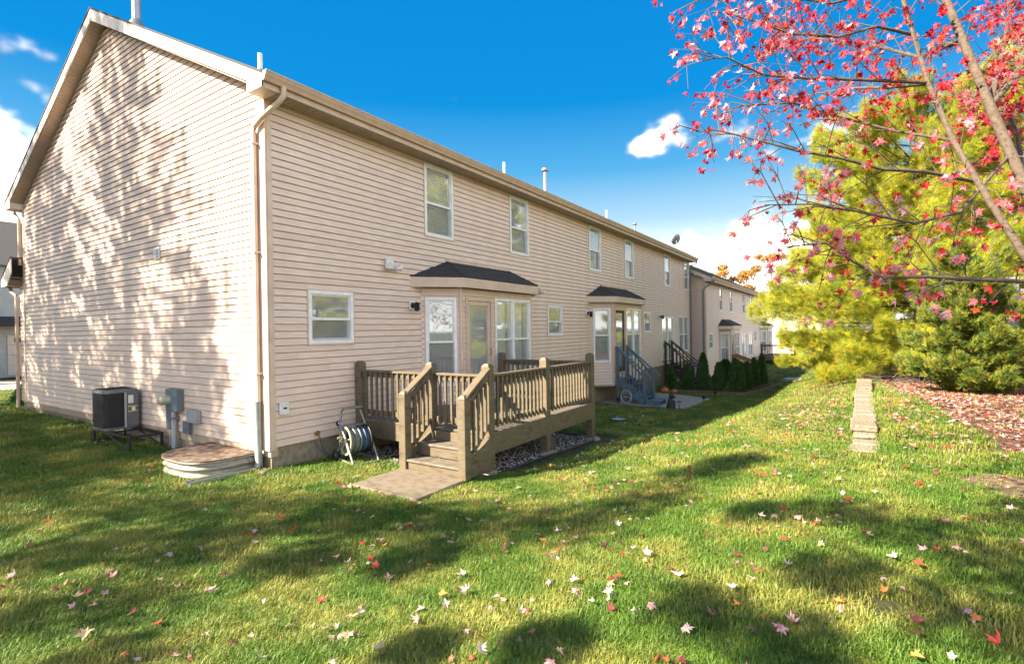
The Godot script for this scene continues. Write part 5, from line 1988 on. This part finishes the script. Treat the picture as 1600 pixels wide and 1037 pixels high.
			for e in ends:
				if rng.randf() < (0.28 if f < 0.35 else 0.08):
					continue
				for j in rng.randi_range(1, 4):
					var hang := Vector3(rng.randfn() * 0.45, -1.0, rng.randfn() * 0.45).normalized()
					var pos: Vector3 = e + hang * rng.randf_range(0.015, 0.055)
					var nrm := (ball_dir() + Vector3(-0.3, 0.5, 0.4) * 0.7).normalized()
					var fwd := (hang - nrm * hang.dot(nrm)).normalized()
					var b := Basis(nrm.cross(-fwd).normalized() * -1.0, nrm, -fwd)
					b = b.orthonormalized()
					var size := lerpf(0.028, 0.068, pow(rng.randf(), 1.2))
					leaves.append([Transform3D(b.scaled_local(Vector3.ONE * size), pos), size / maxf(0.5, pos.distance_to(eye)), pos])
	obj("twigs", tw, "twig", t)
	leaves.sort_custom(func(a, b): return a[1] > b[1])
	var reds := [Color(0.56, 0.010, 0.016), Color(0.50, 0.016, 0.045), Color(0.60, 0.03, 0.05), Color(0.36, 0.008, 0.025), Color(0.64, 0.08, 0.025), Color(0.68, 0.20, 0.24)]
	var wts := [0, 0, 1, 1, 2, 2, 2, 3, 4, 5, 5]
	var meshes := []
	for k in reds.size():
		var lm := leaf_mat("maple_red_%d" % k, lin(reds[k].r, reds[k].g, reds[k].b), 0.95)
		meshes.append([maple_leaf(0.25, 0.25, lm), maple_leaf(0.8, 0.45, lm), maple_leaf(-0.6, 0.25, lm), maple_leaf(-0.3, 0.8, lm), maple_leaf(1.2, 0.1, lm)])
	var rest := []
	var cols := []
	var made := 0
	for l in leaves:
		var v := eye.direction_to(l[2])
		var inside: bool = v.dot(Vector3(-0.55, 0, -0.835)) > 0.55
		if made < 290 and inside and l[2].distance_to(eye) > 1.2:
			put("leaf", meshes[wts[rng.randi() % wts.size()]][rng.randi() % 5], t, l[0])
			made += 1
		else:
			rest.append(l[0])
			cols.append(mix_color(reds, 0.12))
	copies("crown", maple_leaf(0.45, 0.45, mats["leafy"]), rest, cols, t)


func pine(called: String, label: String, base: Vector3, h: float, reach: float, low: float, n: int, tones: Array, tuft: ArrayMesh, size: float, droop := 0.0, shape := 0.85, group := "", min_h := 0.0) -> Node3D:
	var t := thing(called, label, "tree", base, 0.0, group)
	var st := tool()
	branch(st, [Vector3(0, -0.2, 0), Vector3(0.03, h * 0.3, 0.02), Vector3(-0.03, h * 0.65, 0.0), Vector3(0.0, h * 0.97, 0.0)], h * 0.018 + 0.03, 0.02, 10)
	obj("trunk", st, "bark_pine", t)
	st = tool()
	var places := []
	var cols := []
	var whorls := int(h / 0.42)
	var per := 7
	var arms := []
	for k in whorls:
		var level := lerpf(low, h * 0.97, k / float(whorls))
		for i in per:
			var y := minf(h * 0.97, maxf(low * 0.6, level + rng.randf_range(-0.3, 0.3)))
			var a := TAU * (i + rng.randf_range(-0.35, 0.35)) / per + k * 0.7
			var f := (y - low) / (h - low)
			var l := reach * pow(1.0 - f, shape) * rng.randf_range(0.55, 1.12) + 0.15
			var rise := lerpf(-0.05, 0.5, f) - droop + rng.randf_range(-0.12, 0.16)
			var out := Vector3(cos(a), 0, sin(a))
			var p0 := Vector3(0, y, 0)
			var p1 := p0 + out * l * 0.55 + Vector3(0, l * rise * 0.45, 0)
			var p2 := p0 + out * l + Vector3(0, l * rise * 0.8 + l * 0.06, 0)
			branch(st, [p0, p1, p2], 0.010 + l * 0.007, 0.005, 5)
			arms.append([p0, p1, p2, l])
	obj("boughs", st, "bark_pine", t)
	var sum := 0.0
	for a in arms:
		sum += a[3]
	for a in arms:
		var c := int(n * a[3] / sum)
		for i in c:
			var f := pow(rng.randf(), 0.6)
			f = lerpf(0.18, 1.03, f)
			var p: Vector3 = (a[0] as Vector3).lerp(a[1], f / 0.5) if f < 0.5 else (a[1] as Vector3).lerp(a[2], (f - 0.5) / 0.5)
			var dir: Vector3 = (a[2] - a[0]).normalized()
			var side := dir.cross(Vector3.UP).normalized()
			p += side * rng.randfn() * 0.13 * a[3] * (1.15 - f) + side * rng.randfn() * 0.06 + Vector3(0, rng.randfn() * (0.05 + 0.028 * a[3]) + 0.02, 0)
			var up := (dir * 0.7 + Vector3(0, 0.5, 0) + side * rng.randfn() * 0.6 + ball_dir() * 0.55).normalized()
			var x := up.cross(Vector3(0.3, 0.2, 0.9)).normalized()
			var s := size * rng.randf_range(0.65, 1.2)
			places.append(Transform3D(Basis(x, up, x.cross(up)).scaled_local(Vector3(s, s, s)), p))
			cols.append(mix_color(tones, 0.22))
	copies("crown", tuft, places, cols, t)
	return t


func make_pines() -> void:
	var soft := needle_tuft(38, 0.85, 0.013, 5)
	var stiff := needle_tuft(26, 0.6, 0.035, 6)
	var gold := [Color(0.46, 0.43, 0.022), Color(0.38, 0.41, 0.025), Color(0.32, 0.37, 0.03), Color(0.46, 0.38, 0.03), Color(0.20, 0.28, 0.03), Color(0.42, 0.42, 0.03)]
	var brown := [Color(0.48, 0.43, 0.03), Color(0.42, 0.33, 0.05), Color(0.38, 0.40, 0.03), Color(0.46, 0.28, 0.06)]
	var green := [Color(0.10, 0.17, 0.022), Color(0.16, 0.22, 0.03), Color(0.23, 0.26, 0.03), Color(0.31, 0.29, 0.035), Color(0.07, 0.13, 0.025), Color(0.27, 0.28, 0.03)]
	pine("pine_tree", "tall yellow green pine rising behind the block wall", Vector3(9.5, height(9.5, -17.3), -17.3), 9.6, 4.9, 0.95, 44000, gold, soft, 0.24, 0.08, 0.38)
	pine("pine_tree", "yellow green pine behind the tallest pine, nearer the farther houses", Vector3(9.0, height(9.0, -25.0), -25.0), 8.6, 4.4, 1.4, 17000, gold, soft, 0.30, 0.08, 0.42)
	pine("pine_tree", "brownish pine standing right of the tallest pine", Vector3(12.6, height(12.6, -18.0), -18.0), 11.5, 3.6, 1.6, 5200, brown, soft, 0.34, 0.05, 0.6)
	pine("pine_tree", "young dense green pine at the edge of the leaf covered bed", Vector3(9.85, height(9.85, -11.3), -11.3), 3.15, 1.08, 0.04, 17000, green, stiff, 0.13, -0.35, 0.34)
	pine("pine_tree", "yellow pine beyond the leaf bed, mirrored in the near small window", Vector3(14.6, height(14.6, -11.5), -11.5), 5.6, 2.8, 0.5, 5000, gold, soft, 0.40, 0.06, 0.6)
	pine("pine_tree", "yellow green pine beside the side road, mirrored in the bay panes", Vector3(15.5, height(15.5, -5.5), -5.5), 5.8, 2.8, 0.5, 5000, gold, soft, 0.40, 0.06, 0.6)
	# dry twigs heaped below the big pine
	var tw := tool()
	for k in 160:
		var p := Vector3(rng.randfn() * 0.8 + 9.0, 0, rng.randfn() * 1.0 - 15.0)
		p.y = height(p.x, p.z) + rng.randf_range(0.0, 0.25)
		var d := ball_dir()
		d.y *= 0.35
		branch(tw, [p, p + d * 0.35 + Vector3(0, 0.03, 0), p + d * 0.7], 0.010, 0.004, 4)
	tag(obj("brush_pile", tw, "twig"), "heap of dry brown twigs below the big pine", "twigs", "", "stuff")


func make_shrubs() -> void:
	# clipped evergreens: a dense column of flat upright sprays
	var forms := []
	for v in 3:
		var st := tool()
		st.set_smooth_group(-1)
		var r := RandomNumberGenerator.new()
		r.seed = 70 + v
		for k in 2600:
			var f := pow(r.randf(), 0.8)
			var a := r.randf() * TAU
			var bulge := 1.0 + 0.16 * sin(a * 3.0 + v * 2.0 + f * 5.0) + 0.10 * sin(a * 7.0 + f * 17.0)
			var rad := (0.30 * pow(maxf(0.0, 1.0 - f), 0.62) + 0.02) * bulge * r.randf_range(0.70, 1.04) * (1.0 if f > 0.1 else 0.75 + f * 2.5)
			var p := Vector3(cos(a) * rad, 0.02 + f * 0.96, sin(a) * rad)
			var out := Vector3(cos(a), 0, sin(a))
			var up := (Vector3.UP * 1.1 + out * 0.55 + Vector3(r.randfn(), r.randfn(), r.randfn()) * 0.28).normalized()
			var side := up.cross(out * 0.4 + Vector3(r.randfn(), r.randfn(), r.randfn())).normalized()
			var s := r.randf_range(0.035, 0.065)
			var tone := r.randf_range(0.7, 1.25)
			st.set_color(Color(0.06 * tone, 0.135 * tone, 0.03 * tone))
			tri(st, p - side * s * 0.3, p + side * s * 0.3, p + up * s + side * s * 0.35)
			tri(st, p - side * s * 0.3, p + up * s + side * s * 0.35, p + up * s * 0.9 - side * s * 0.4)
		st.generate_normals()
		var mesh: ArrayMesh = st.commit()
		mesh.surface_set_material(0, mats["foliage"])
		forms.append(mesh)
	var list := [
		[0.85, -18.5, 1.25, 0.85, "slim dark evergreen at the house end of the clipped row"], [1.42, -19.0, 1.3, 1.0, "second evergreen from the house in the clipped row"],
		[2.02, -19.3, 1.28, 0.95, "third evergreen from the house in the clipped row"], [2.72, -19.2, 1.42, 1.0, "evergreen in the middle of the clipped row beside the widest one"],
		[3.50, -19.2, 1.55, 1.12, "widest evergreen at the lawn corner of the clipped row"], [3.66, -20.6, 1.40, 0.95, "evergreen just behind the widest one on the lawn side"],
		[3.74, -22.0, 1.55, 1.0, "last but one evergreen on the lawn side of the bed"], [3.92, -23.2, 1.75, 0.95, "tall evergreen at the far end of the lawn side"],
		[1.10, -23.4, 1.75, 1.15, "pointed evergreen standing alone behind the clipped row"], [2.55, -24.0, 1.45, 1.0, "small evergreen half hidden behind the clipped row"], [2.0, -24.4, 1.35, 1.9, "broad rounded bush by the farther row's small window"], [3.0, -23.2, 1.25, 1.0, "short evergreen showing between the clipped row and the far steps"]]
	var k := 0
	for s in list:
		var o := thing("evergreen_shrub", s[4], "shrub", Vector3(s[0], height(s[0], s[1]) - 0.01, s[1]), k * 1.3, "clipped evergreens round the patio bed")
		var st := tool()
		branch(st, [Vector3(0, -0.1, 0), Vector3(0, s[2] * 0.5, 0), Vector3(0, s[2] * 0.9, 0)], 0.03, 0.008, 6)
		obj("stem", st, "bark_pine", o)
		put("foliage", forms[k % 3], o, Transform3D(Basis().scaled(Vector3(s[3] * 0.98, s[2] * 0.88, s[3] * 0.98)), Vector3.ZERO))
		k += 1
	var o2 := thing("evergreen_shrub", "dark rounded shrub at the street corner of the gable", "shrub", Vector3(-13.4, height(-13.4, -0.6), -0.6), 0.0)
	put("foliage", forms[1], o2, Transform3D(Basis().scaled(Vector3(2.1, 0.95, 2.1)), Vector3.ZERO))
	# brick edging round the bed, mulch inside
	sheet("shrub_bed", "mulch", [Vector2(0.3, -18.0), Vector2(3.9, -18.3), Vector2(4.4, -20.5), Vector2(4.5, -24.2), Vector2(3.2, -24.4), Vector2(3.0, -20.0), Vector2(0.3, -19.6)], 0.03)
	var ed := thing("bed_edging", "reddish brick edging along the evergreen bed", "edging", Vector3.ZERO)
	var line := [Vector2(0.3, -17.9), Vector2(4.0, -18.2), Vector2(4.5, -20.5), Vector2(4.62, -24.2)]
	for i in line.size() - 1:
		var a: Vector2 = line[i]
		var b: Vector2 = line[i + 1]
		var n := int(a.distance_to(b) / 0.205)
		for j in n:
			var p := a.lerp(b, (j + 0.5) / n)
			var st := tool()
			bbox(st, Vector3(-0.1, -0.05, -0.045), Vector3(0.1, 0.055, 0.045), 0.008)
			var br := obj("brick", st, "brick_edge", ed)
			br.position = Vector3(p.x, height(p.x, p.y) + 0.02, p.y)
			br.rotation.y = -(b - a).angle() + rng.randf_range(-0.05, 0.05)


# ---------------------------------------------------------------- trees outside the picture that shade the gable and the lawn
func leafy_tree(called: String, label: String, base: Vector3, h: float, clumps: Array, tones: Array, per: int, leaf_size: float, group := "") -> Node3D:
	# clumps: [centre relative to base, radius]
	var t := thing(called, label, "tree", base, 0.0, group)
	var st := tool()
	branch(st, [Vector3(0, -0.2, 0), Vector3(0.05, h * 0.25, 0.04), Vector3(-0.06, h * 0.5, 0.0), Vector3(0.0, h * 0.8, 0.05)], 0.05 + h * 0.016, 0.04, 10)
	obj("trunk", st, "bark_pine", t)
	st = tool()
	var places := []
	var cols := []
	for c in clumps:
		var p: Vector3 = c[0]
		var y := clampf(p.y - Vector2(p.x, p.z).length() * 0.6, h * 0.22, h * 0.75)
		var a := Vector3(0, y, 0)
		branch(st, [a, a.lerp(p, 0.5) + Vector3(0, 0.25, 0), p], 0.02 + h * 0.003, 0.008, 5)
		for i in per:
			var d: Vector3 = ball_dir() * pow(rng.randf(), 0.5) * c[1]
			d.y *= 0.62
			var b := Basis.from_euler(Vector3(rng.randf() * TAU, rng.randf() * TAU, rng.randf() * TAU))
			var s := leaf_size * rng.randf_range(0.6, 1.2)
			places.append(Transform3D(b.scaled_local(Vector3(s, s, s)), p + d))
			cols.append(mix_color(tones, 0.2))
	obj("boughs", st, "bark_pine", t)
	copies("crown", leaf_bit(), places, cols, t)
	return t


func make_shade_trees() -> void:
	var tuft := needle_tuft(22, 0.7, 0.04, 9)
	var green := [Color(0.05, 0.11, 0.02), Color(0.07, 0.13, 0.025), Color(0.09, 0.13, 0.03)]
	pine("shade_pine", "tall green pine west of the lawn whose shadow covers the gable", Vector3(-12.1, height(-12.1, 12.1), 12.1), 19.4, 7.0, 2.0, 15500, green, tuft, 0.24, 0.05, 0.8)
	pine("shade_pine", "green pine nearer the street whose shadow falls on the gable's far end", Vector3(-17.2, height(-17.2, 12.6), 12.6), 18.0, 6.0, 1.5, 15500, green, tuft, 0.24, 0.05, 0.7)
	pine("shade_pine", "lower green pine in front of the tall one whose shadow dapples the gable foot", Vector3(-8.3, height(-8.3, 10.2), 10.2), 12.4, 2.9, 1.5, 5200, green, tuft, 0.20, 0.05, 0.8)
	var reds := [Color(0.30, 0.06, 0.03), Color(0.38, 0.12, 0.03), Color(0.22, 0.16, 0.03)]
	# two lawn trees behind the photographer; their crowns lie up-sun of the shaded bands of grass
	var up := func(gx: float, gz: float, d: float) -> Vector3: return Vector3(gx, height(gx, gz), gz) + Vector3(-0.5, 0.7265, 0.866) * d
	var base := Vector3(-4.6, height(-4.6, 12.6), 12.6)
	var cl := []
	for g in [[-4.6, 2.5, 12.4, 1.0], [-3.4, 2.2, 12.0, 1.0], [-2.2, 2.4, 12.6, 0.9], [-1.0, 2.2, 12.2, 0.95], [0.1, 1.9, 11.8, 0.9], [0.9, 1.45, 12.4, 0.85], [1.7, 1.05, 12.0, 0.8], [2.5, 0.7, 12.4, 0.8], [3.2, 0.5, 12.9, 0.75], [3.9, 0.40, 13.3, 0.75], [4.6, 0.1, 13.6, 0.8], [5.3, -0.2, 14.0, 0.75], [5.7, -1.1, 14.4, 0.6], [5.9, -2.4, 15.0, 0.6], [6.2, -3.2, 15.4, 0.5], [-3.0, 1.0, 13.5, 0.6], [-5.0, 1.2, 13.5, 0.8], [-6.5, 2.6, 13.0, 0.9], [-7.5, 1.6, 13.6, 0.8], [1.2, 2.7, 11.4, 0.6], [2.2, 2.1, 11.6, 0.55], [3.3, 1.7, 12.0, 0.45], [4.3, 1.2, 12.6, 0.4], [-0.6, 3.4, 11.0, 0.7]]:
		cl.append([up.call(g[0], g[1], g[2]) - base, g[3]])
	leafy_tree("shade_maple", "lawn maple behind the photographer shading the middle of the grass", base, 11.5, cl, reds, 420, 0.13)
	base = Vector3(4.5, height(4.5, 9.5), 9.5)
	cl = []
	for g in [[6.9, -0.7, 11.5, 0.35], [7.5, -0.95, 11.5, 0.4], [8.0, -0.75, 11.8, 0.5], [8.45, -0.3, 11.4, 0.5], [7.5, 0.5, 11.0, 0.35], [6.8, 1.3, 10.8, 0.35], [7.3, 1.5, 10.6, 0.35], [8.2, 0.7, 11.3, 0.45], [8.8, 0.2, 11.3, 0.5], [8.9, -1.5, 12.0, 0.5], [6.1, 2.0, 10.4, 0.3], [5.4, 2.3, 10.2, 0.28], [2.3, 3.4, 9.6, 0.6], [2.8, 2.9, 9.8, 0.5], [1.6, 3.9, 9.4, 0.6], [3.6, 3.3, 9.9, 0.4], [9.4, -2.2, 12.6, 0.6], [9.6, -0.9, 12.0, 0.6]]:
		cl.append([up.call(g[0], g[1], g[2]) - base, g[3]])
	leafy_tree("shade_maple", "lawn maple behind the photographer shading the near corner of the grass", base, 10.5, cl, reds, 280, 0.11)


func make_far_trees() -> void:
	var orange := [Color(0.50, 0.20, 0.04), Color(0.45, 0.27, 0.06), Color(0.38, 0.15, 0.04), Color(0.42, 0.33, 0.09)]
	var yellow := [Color(0.42, 0.36, 0.05), Color(0.30, 0.32, 0.05), Color(0.48, 0.33, 0.05)]
	var green := [Color(0.08, 0.13, 0.03), Color(0.12, 0.16, 0.03)]
	var list := [[-9.0, -84.0, 13.5, orange, "orange tree crown above the roof of the farther row"], [-3.0, -88.0, 16.0, orange, "taller orange tree between the farther row and the pines"], [4.5, -86.0, 13.0, yellow, "yellow tree behind the pale far house"], [10.0, -78.0, 12.0, orange, "orange tree behind the yellow green pines"],
		[19.0, -74.0, 11.0, yellow, "yellow tree beyond the side road"], [30.0, -58.0, 11.0, orange, "orange tree across the side road"], [27.0, -36.0, 9.0, orange, "small orange tree at the edge of the side road"], [36.0, -34.0, 10.0, green, "green tree beyond the side road"], [33.0, -16.0, 11.0, yellow, "yellow tree on the far side of the road bend"], [-46.0, -14.0, 11.0, green, "green tree behind the neighbour's garage"]]
	for l in list:
		var cl := []
		var h: float = l[2]
		for k in 34:
			var d := ball_dir()
			cl.append([Vector3(d.x * h * 0.30, h * 0.66 + d.y * h * 0.30, d.z * h * 0.30) * Vector3(1, 1, 1) * rng.randf_range(0.93, 1.0), rng.randf_range(0.7, 1.3)])
		leafy_tree("far_tree", l[4], Vector3(l[0], height(l[0], l[1]), l[1]), h, cl, l[3], 150, 0.38, "autumn trees in the distance")


# ---------------------------------------------------------------- lawn and litter
var beds := {}


func blocked(x: float, z: float) -> float:
	# how much of the grass is missing here: 0 none, 1 all
	if (x < 0.03 and z < 0.03 and z > -26.0 and x > -12.1) or (x < 0.8 and z <= -25.6 and z > -51.0 and x > -12.0):
		return 1.0
	if x > -12.6 and x <= -12.0 and z < 0.03 and z > -9.0:
		return 1.0
	if x > 1.80 and x < 3.06 and z > -1.1 and z < -0.05:
		return 1.0
	if x < 3.5 and z < -1.45 and z > -6.1 and x >= 0.0:
		return 0.0 if (x > 3.15 + 0.35 * smooth(-1.5, -2.6, z)) else 1.0
	if x >= 0.0 and x < 0.62 and z < -3.4 and z > -7.7:
		return 1.0
	if x >= 0.0 and x < 3.2 and z < -11.6 and z > -15.9:
		return 1.0
	if Vector2((x + 1.0) / 0.74, (z - 0.03) / 0.95).length() < 1.0 and z > 0.0:
		return 1.0
	if z < -3.8 and z > -13.2 and absf(x - (7.73 - 0.017 * (z + 3.3))) < 0.17:
		return 1.0
	if x > -5.3 and x < -3.3 and z > 0.0 and z < 0.75:
		return 0.75
	var p := Vector2(x, z)
	if Geometry2D.is_point_in_polygon(p, beds.mulch):
		return 0.97
	if Geometry2D.is_point_in_polygon(p, beds.bare):
		return 0.93
	if Geometry2D.is_point_in_polygon(p, beds.shrub):
		return 0.95
	if x > 15.3 and z < -17.5:
		return 1.0
	if x < -20.8 and z > -11.0 and z < 0.5:
		return 1.0
	if x > 7.0 and x < 8.4 and z > -4.2 and z < -2.2:
		return 0.55 * (1.0 - smooth(0.3, 1.0, Vector2((x - 7.75) / 0.8, (z + 3.2) / 1.0).length()))
	return 0.0


func make_lawn_grass() -> void:
	beds = {
		"mulch": PackedVector2Array([Vector2(9.3, -4.6), Vector2(8.9, -6.5), Vector2(8.8, -8.0), Vector2(8.5, -10.5), Vector2(8.3, -14.0), Vector2(8.4, -24.0), Vector2(12.0, -26.0), Vector2(14.5, -15.0), Vector2(14.0, -7.0), Vector2(11.5, -3.4)]),
		"bare": PackedVector2Array([Vector2(8.55, -2.9), Vector2(8.9, -3.35), Vector2(9.6, -3.4), Vector2(10.6, -2.7), Vector2(10.8, -1.6), Vector2(9.9, -1.2), Vector2(9.1, -1.9)]),
		"shrub": PackedVector2Array([Vector2(0.3, -18.0), Vector2(3.9, -18.3), Vector2(4.4, -20.5), Vector2(4.5, -24.2), Vector2(3.2, -24.4), Vector2(3.0, -20.0), Vector2(0.3, -19.6)])}
	var r := RandomNumberGenerator.new()
	r.seed = 404
	var st := tool()
	st.set_smooth_group(1)
	for k in 22:
		var p := Vector3(r.randfn() * 0.032, -0.008, r.randfn() * 0.032)
		var d := Vector3(r.randfn() * 0.5, 0, r.randfn() * 0.5)
		var h := r.randf_range(0.030, 0.068)
		var side := Vector3(-d.z, 0, d.x).normalized() * r.randf_range(0.0016, 0.0027)
		var mid := p + d * h * 0.35 + Vector3(0, h * 0.62, 0)
		var tip := p + d * h * 1.0 + Vector3(0, h * (0.95 - 0.25 * d.length()), 0)
		var v := r.randf_range(0.75, 1.25)
		var c := Color(0.85, 1.0, 0.75) if r.randf() < 0.64 else (Color(1.35, 1.15, 0.9) if r.randf() < 0.6 else Color(2.1, 1.55, 1.6))
		st.set_color(Color(c.r * v, c.g * v, c.b * v))
		st.set_smooth_group(k)
		quad(st, p - side, p + side, mid + side * 0.8, mid - side * 0.8)
		tri(st, mid - side * 0.8, mid + side * 0.8, tip)
	st.generate_normals()
	var mesh: ArrayMesh = st.commit()
	mesh.surface_set_material(0, mats["foliage"])
	var places := []
	var cols := []
	var patch := FastNoiseLite.new()
	patch.seed = 12
	patch.frequency = 0.9
	patch.fractal_octaves = 3
	var clump := FastNoiseLite.new()
	clump.seed = 5
	clump.frequency = 4.5
	clump.fractal_octaves = 2
	var eye := Vector2(7.6015, 4.6266)
	var view := Vector2(-0.55, -0.835)
	for shell in [[1.5, 3.2, 1500.0, 0.9], [3.2, 5.0, 1000.0, 1.0], [5.0, 8.0, 560.0, 1.15], [8.0, 13.0, 260.0, 1.45], [13.0, 20.0, 110.0, 1.9], [20.0, 32.0, 42.0, 2.6], [32.0, 60.0, 11.0, 3.6]]:
		var area: float = (shell[1] * shell[1] - shell[0] * shell[0]) * 0.92
		for k in int(area * shell[2]):
			var rad := sqrt(r.randf_range(shell[0] * shell[0], shell[1] * shell[1]))
			var a := r.randf_range(-0.92, 0.92)
			var q := eye + view.rotated(a) * rad
			var b := blocked(q.x, q.y)
			if b > 0.0 and r.randf() < b:
				continue
			var n := patch.get_noise_2d(q.x, q.y)
			if n > 0.30 and r.randf() < (n - 0.30) * 2.5:
				continue
			var s: float = shell[3] * r.randf_range(0.75, 1.2)
			var m := clump.get_noise_2d(q.x, q.y)
			var tall := s * (0.92 + 0.35 * n + 0.75 * m) if shell[3] < 2.0 else lerpf(s, 1.0, 0.4)
			places.append(Transform3D(Basis(Vector3.UP, r.randf() * TAU).scaled_local(Vector3(s, tall, s)), Vector3(q.x, height(q.x, q.y), q.y)))
			var dry := clampf(0.36 + n * 1.35 - m * 0.6 + r.randf_range(-0.2, 0.2), 0.0, 1.0)
			var c := Color(0.115, 0.205, 0.022).lerp(Color(0.37, 0.345, 0.08), dry)
			var v := r.randf_range(0.78, 1.22)
			cols.append(Color(c.r * v, c.g * v, c.b * v))
	var g := copies("lawn_grass", mesh, places, cols, self)
	tag(g, "short green and straw flecked lawn grass", "grass")
	print("grass tufts: ", places.size())


func make_fallen_leaves() -> void:
	var r := RandomNumberGenerator.new()
	r.seed = 77
	var tones := [["crimson red", Color(0.55, 0.025, 0.03)], ["scarlet", Color(0.58, 0.05, 0.03)], ["dark purple red", Color(0.20, 0.025, 0.04)], ["orange", Color(0.70, 0.22, 0.05)], ["pale pink", Color(0.62, 0.44, 0.41)], ["dusty rose", Color(0.58, 0.30, 0.30)], ["tan", Color(0.46, 0.32, 0.19)], ["brown", Color(0.22, 0.11, 0.06)]]
	var wts := [0, 1, 1, 2, 2, 3, 4, 4, 4, 4, 5, 5, 5, 6, 6, 6, 7, 7]
	var meshes := []
	for k in tones.size():
		var c: Color = tones[k][1]
		var lm := leaf_mat("fallen_%d" % k, lin(c.r, c.g, c.b), 0.5)
		meshes.append([maple_leaf(0.40, 0.30, lm), maple_leaf(1.1, 0.5, lm), maple_leaf(-0.7, 0.2, lm), maple_leaf(0.25, -0.5, lm), maple_leaf(0.9, -0.4, lm), maple_leaf(-0.2, 0.7, lm)])
	var eye := Vector2(7.6015, 4.6266)
	var view := Vector2(-0.55, -0.835)
	var spots := []
	for k in 3900:
		var rad := sqrt(r.randf_range(2.0 * 2.0, 14.0 * 14.0))
		var q := eye + view.rotated(r.randf_range(-0.85, 0.85)) * rad
		if noise.get_noise_2d(q.x * 4.0 + 50.0, q.y * 4.0) < r.randf_range(-0.5, 0.35):
			continue
		if rad > 4.0 and r.randf() < 0.10 + 0.04 * rad * (1.0 if q.x < 4.2 else 0.3):
			continue
		if q.x < 1.5 and r.randf() < 0.5:
			continue
		spots.append([q, false])
		if r.randf() < 0.22:      # little drifts of two or three
			spots.append([q + Vector2(r.randfn(), r.randfn()) * 0.09, false])
	for k in 2600:               # the foot of the bank beside the wall, thick with leaves
		var q := Vector2(6.7 + r.randfn() * 0.75, -4.5 - pow(r.randf(), 0.8) * 16.0)
		if q.x > 7.5:
			q.x = 7.5 - r.randf() * 1.2
		spots.append([q, true])
	for k in 240:
		spots.append([Vector2(8.15 + absf(r.randfn()) * 0.3, -4.2 - r.randf() * 9.0), true])
	for k in 260:
		spots.append([Vector2(3.6 + r.randfn() * 1.1, -7.0 - r.randf() * 12.0), true])
	for k in 15000:               # the planting bed under the maple and the pines
		var q := Vector2(r.randf_range(8.3, 13.5), r.randf_range(-16.0, -3.6))
		if Geometry2D.is_point_in_polygon(q, beds.mulch):
			spots.append([q, true])
	for k in 420:
		spots.append([Vector2(8.6 + r.randfn() * 0.5, -4.6 - r.randf() * 8.0), true])
	spots.sort_custom(func(a, b): return a[0].distance_squared_to(eye) < b[0].distance_squared_to(eye))
	var rest := []
	var cols := []
	var made := 0
	for s in spots:
		var q: Vector2 = s[0]
		var b := blocked(q.x, q.y)
		if b >= 1.0 and not (q.x > 0.0 and q.x < 3.3 and q.y < -11.6 and r.randf() < 0.3):
			continue
		var far := q.distance_to(eye)
		var over := 0.06 if b < 0.5 else 0.035
		var lie := Basis.from_euler(Vector3(r.randfn() * 0.28, r.randf() * TAU, r.randfn() * 0.28))
		if r.randf() < 0.4:
			lie = Basis.from_euler(Vector3(PI + r.randfn() * 0.3, r.randf() * TAU, r.randfn() * 0.3))
		if r.randf() < 0.1:
			lie = Basis.from_euler(Vector3(r.randf_range(0.8, 1.4), r.randf() * TAU, 0))
		var size := lerpf(0.038, 0.088, pow(r.randf(), 1.2))
		var t := Transform3D(lie.scaled_local(Vector3(size * r.randf_range(0.75, 1.05), size, size)), Vector3(q.x, height(q.x, q.y) + over + r.randf_range(-0.025, 0.006), q.y))
		var k: int = wts[r.randi() % wts.size()]
		if s[1]:
			k = [4, 4, 4, 5, 5, 6, 6, 2, 0, 3][r.randi() % 10]
		if made < 280 and (q - eye).normalized().dot(view) > 0.72 and far > 2.25 and not s[1]:
			var form := r.randi() % 6
			var o := put("fallen_leaf", meshes[k][form], self, t)
			var spot := ""
			var best := 1e9
			for mark in [[2.4, 0.2, "in the grass before the landing pad"], [-1.2, 1.3, "in the grass before the window well"], [4.0, -3.2, "in the grass beside the deck"], [7.4, -2.6, "in the grass before the block wall"], [9.2, -2.2, "beside the bare earth patch"], [2.2, 3.2, "in the shaded grass on the left foreground"], [4.6, 1.8, "in the centre of the sunlit foreground"], [7.4, 1.4, "in the right foreground grass"], [0.6, 1.6, "in the shade band across the lawn"], [5.6, -1.2, "in the middle of the lawn"], [-4.5, 2.0, "in the grass before the air conditioner"], [5.8, 3.0, "at the bottom edge of the lawn"], [8.6, -0.4, "in the dappled shade at the right edge"], [5.2, -6.0, "on the slope beyond the deck"]]:
				var dd := q.distance_squared_to(Vector2(mark[0], mark[1]))
				if dd < best:
					best = dd
					spot = mark[2]
			var big: String = "small" if size < 0.052 else ("large" if size > 0.072 else "middling")
			tag(o, "%s %s %s leaf %s" % [big, ["cupped", "tightly curled", "domed", "backfolded", "wavy", "creased"][form], tones[k][0], spot], "leaf", "%s leaves on the lawn" % tones[k][0])
			made += 1
		else:
			rest.append(t)
			var c: Color = tones[k][1]
			if s[1] and r.randf() < 0.25:
				c = Color(0.30, 0.17, 0.10)
			var v := r.randf_range(0.75, 1.2)
			cols.append(Color(c.r * v, c.g * v, c.b * v))
	var m := copies("leaf_litter", maple_leaf(0.4, 0.25, mats["leafy"]), rest, cols, self)
	tag(m, "drifts of fallen maple leaves along the wall and in the bed", "leaves")
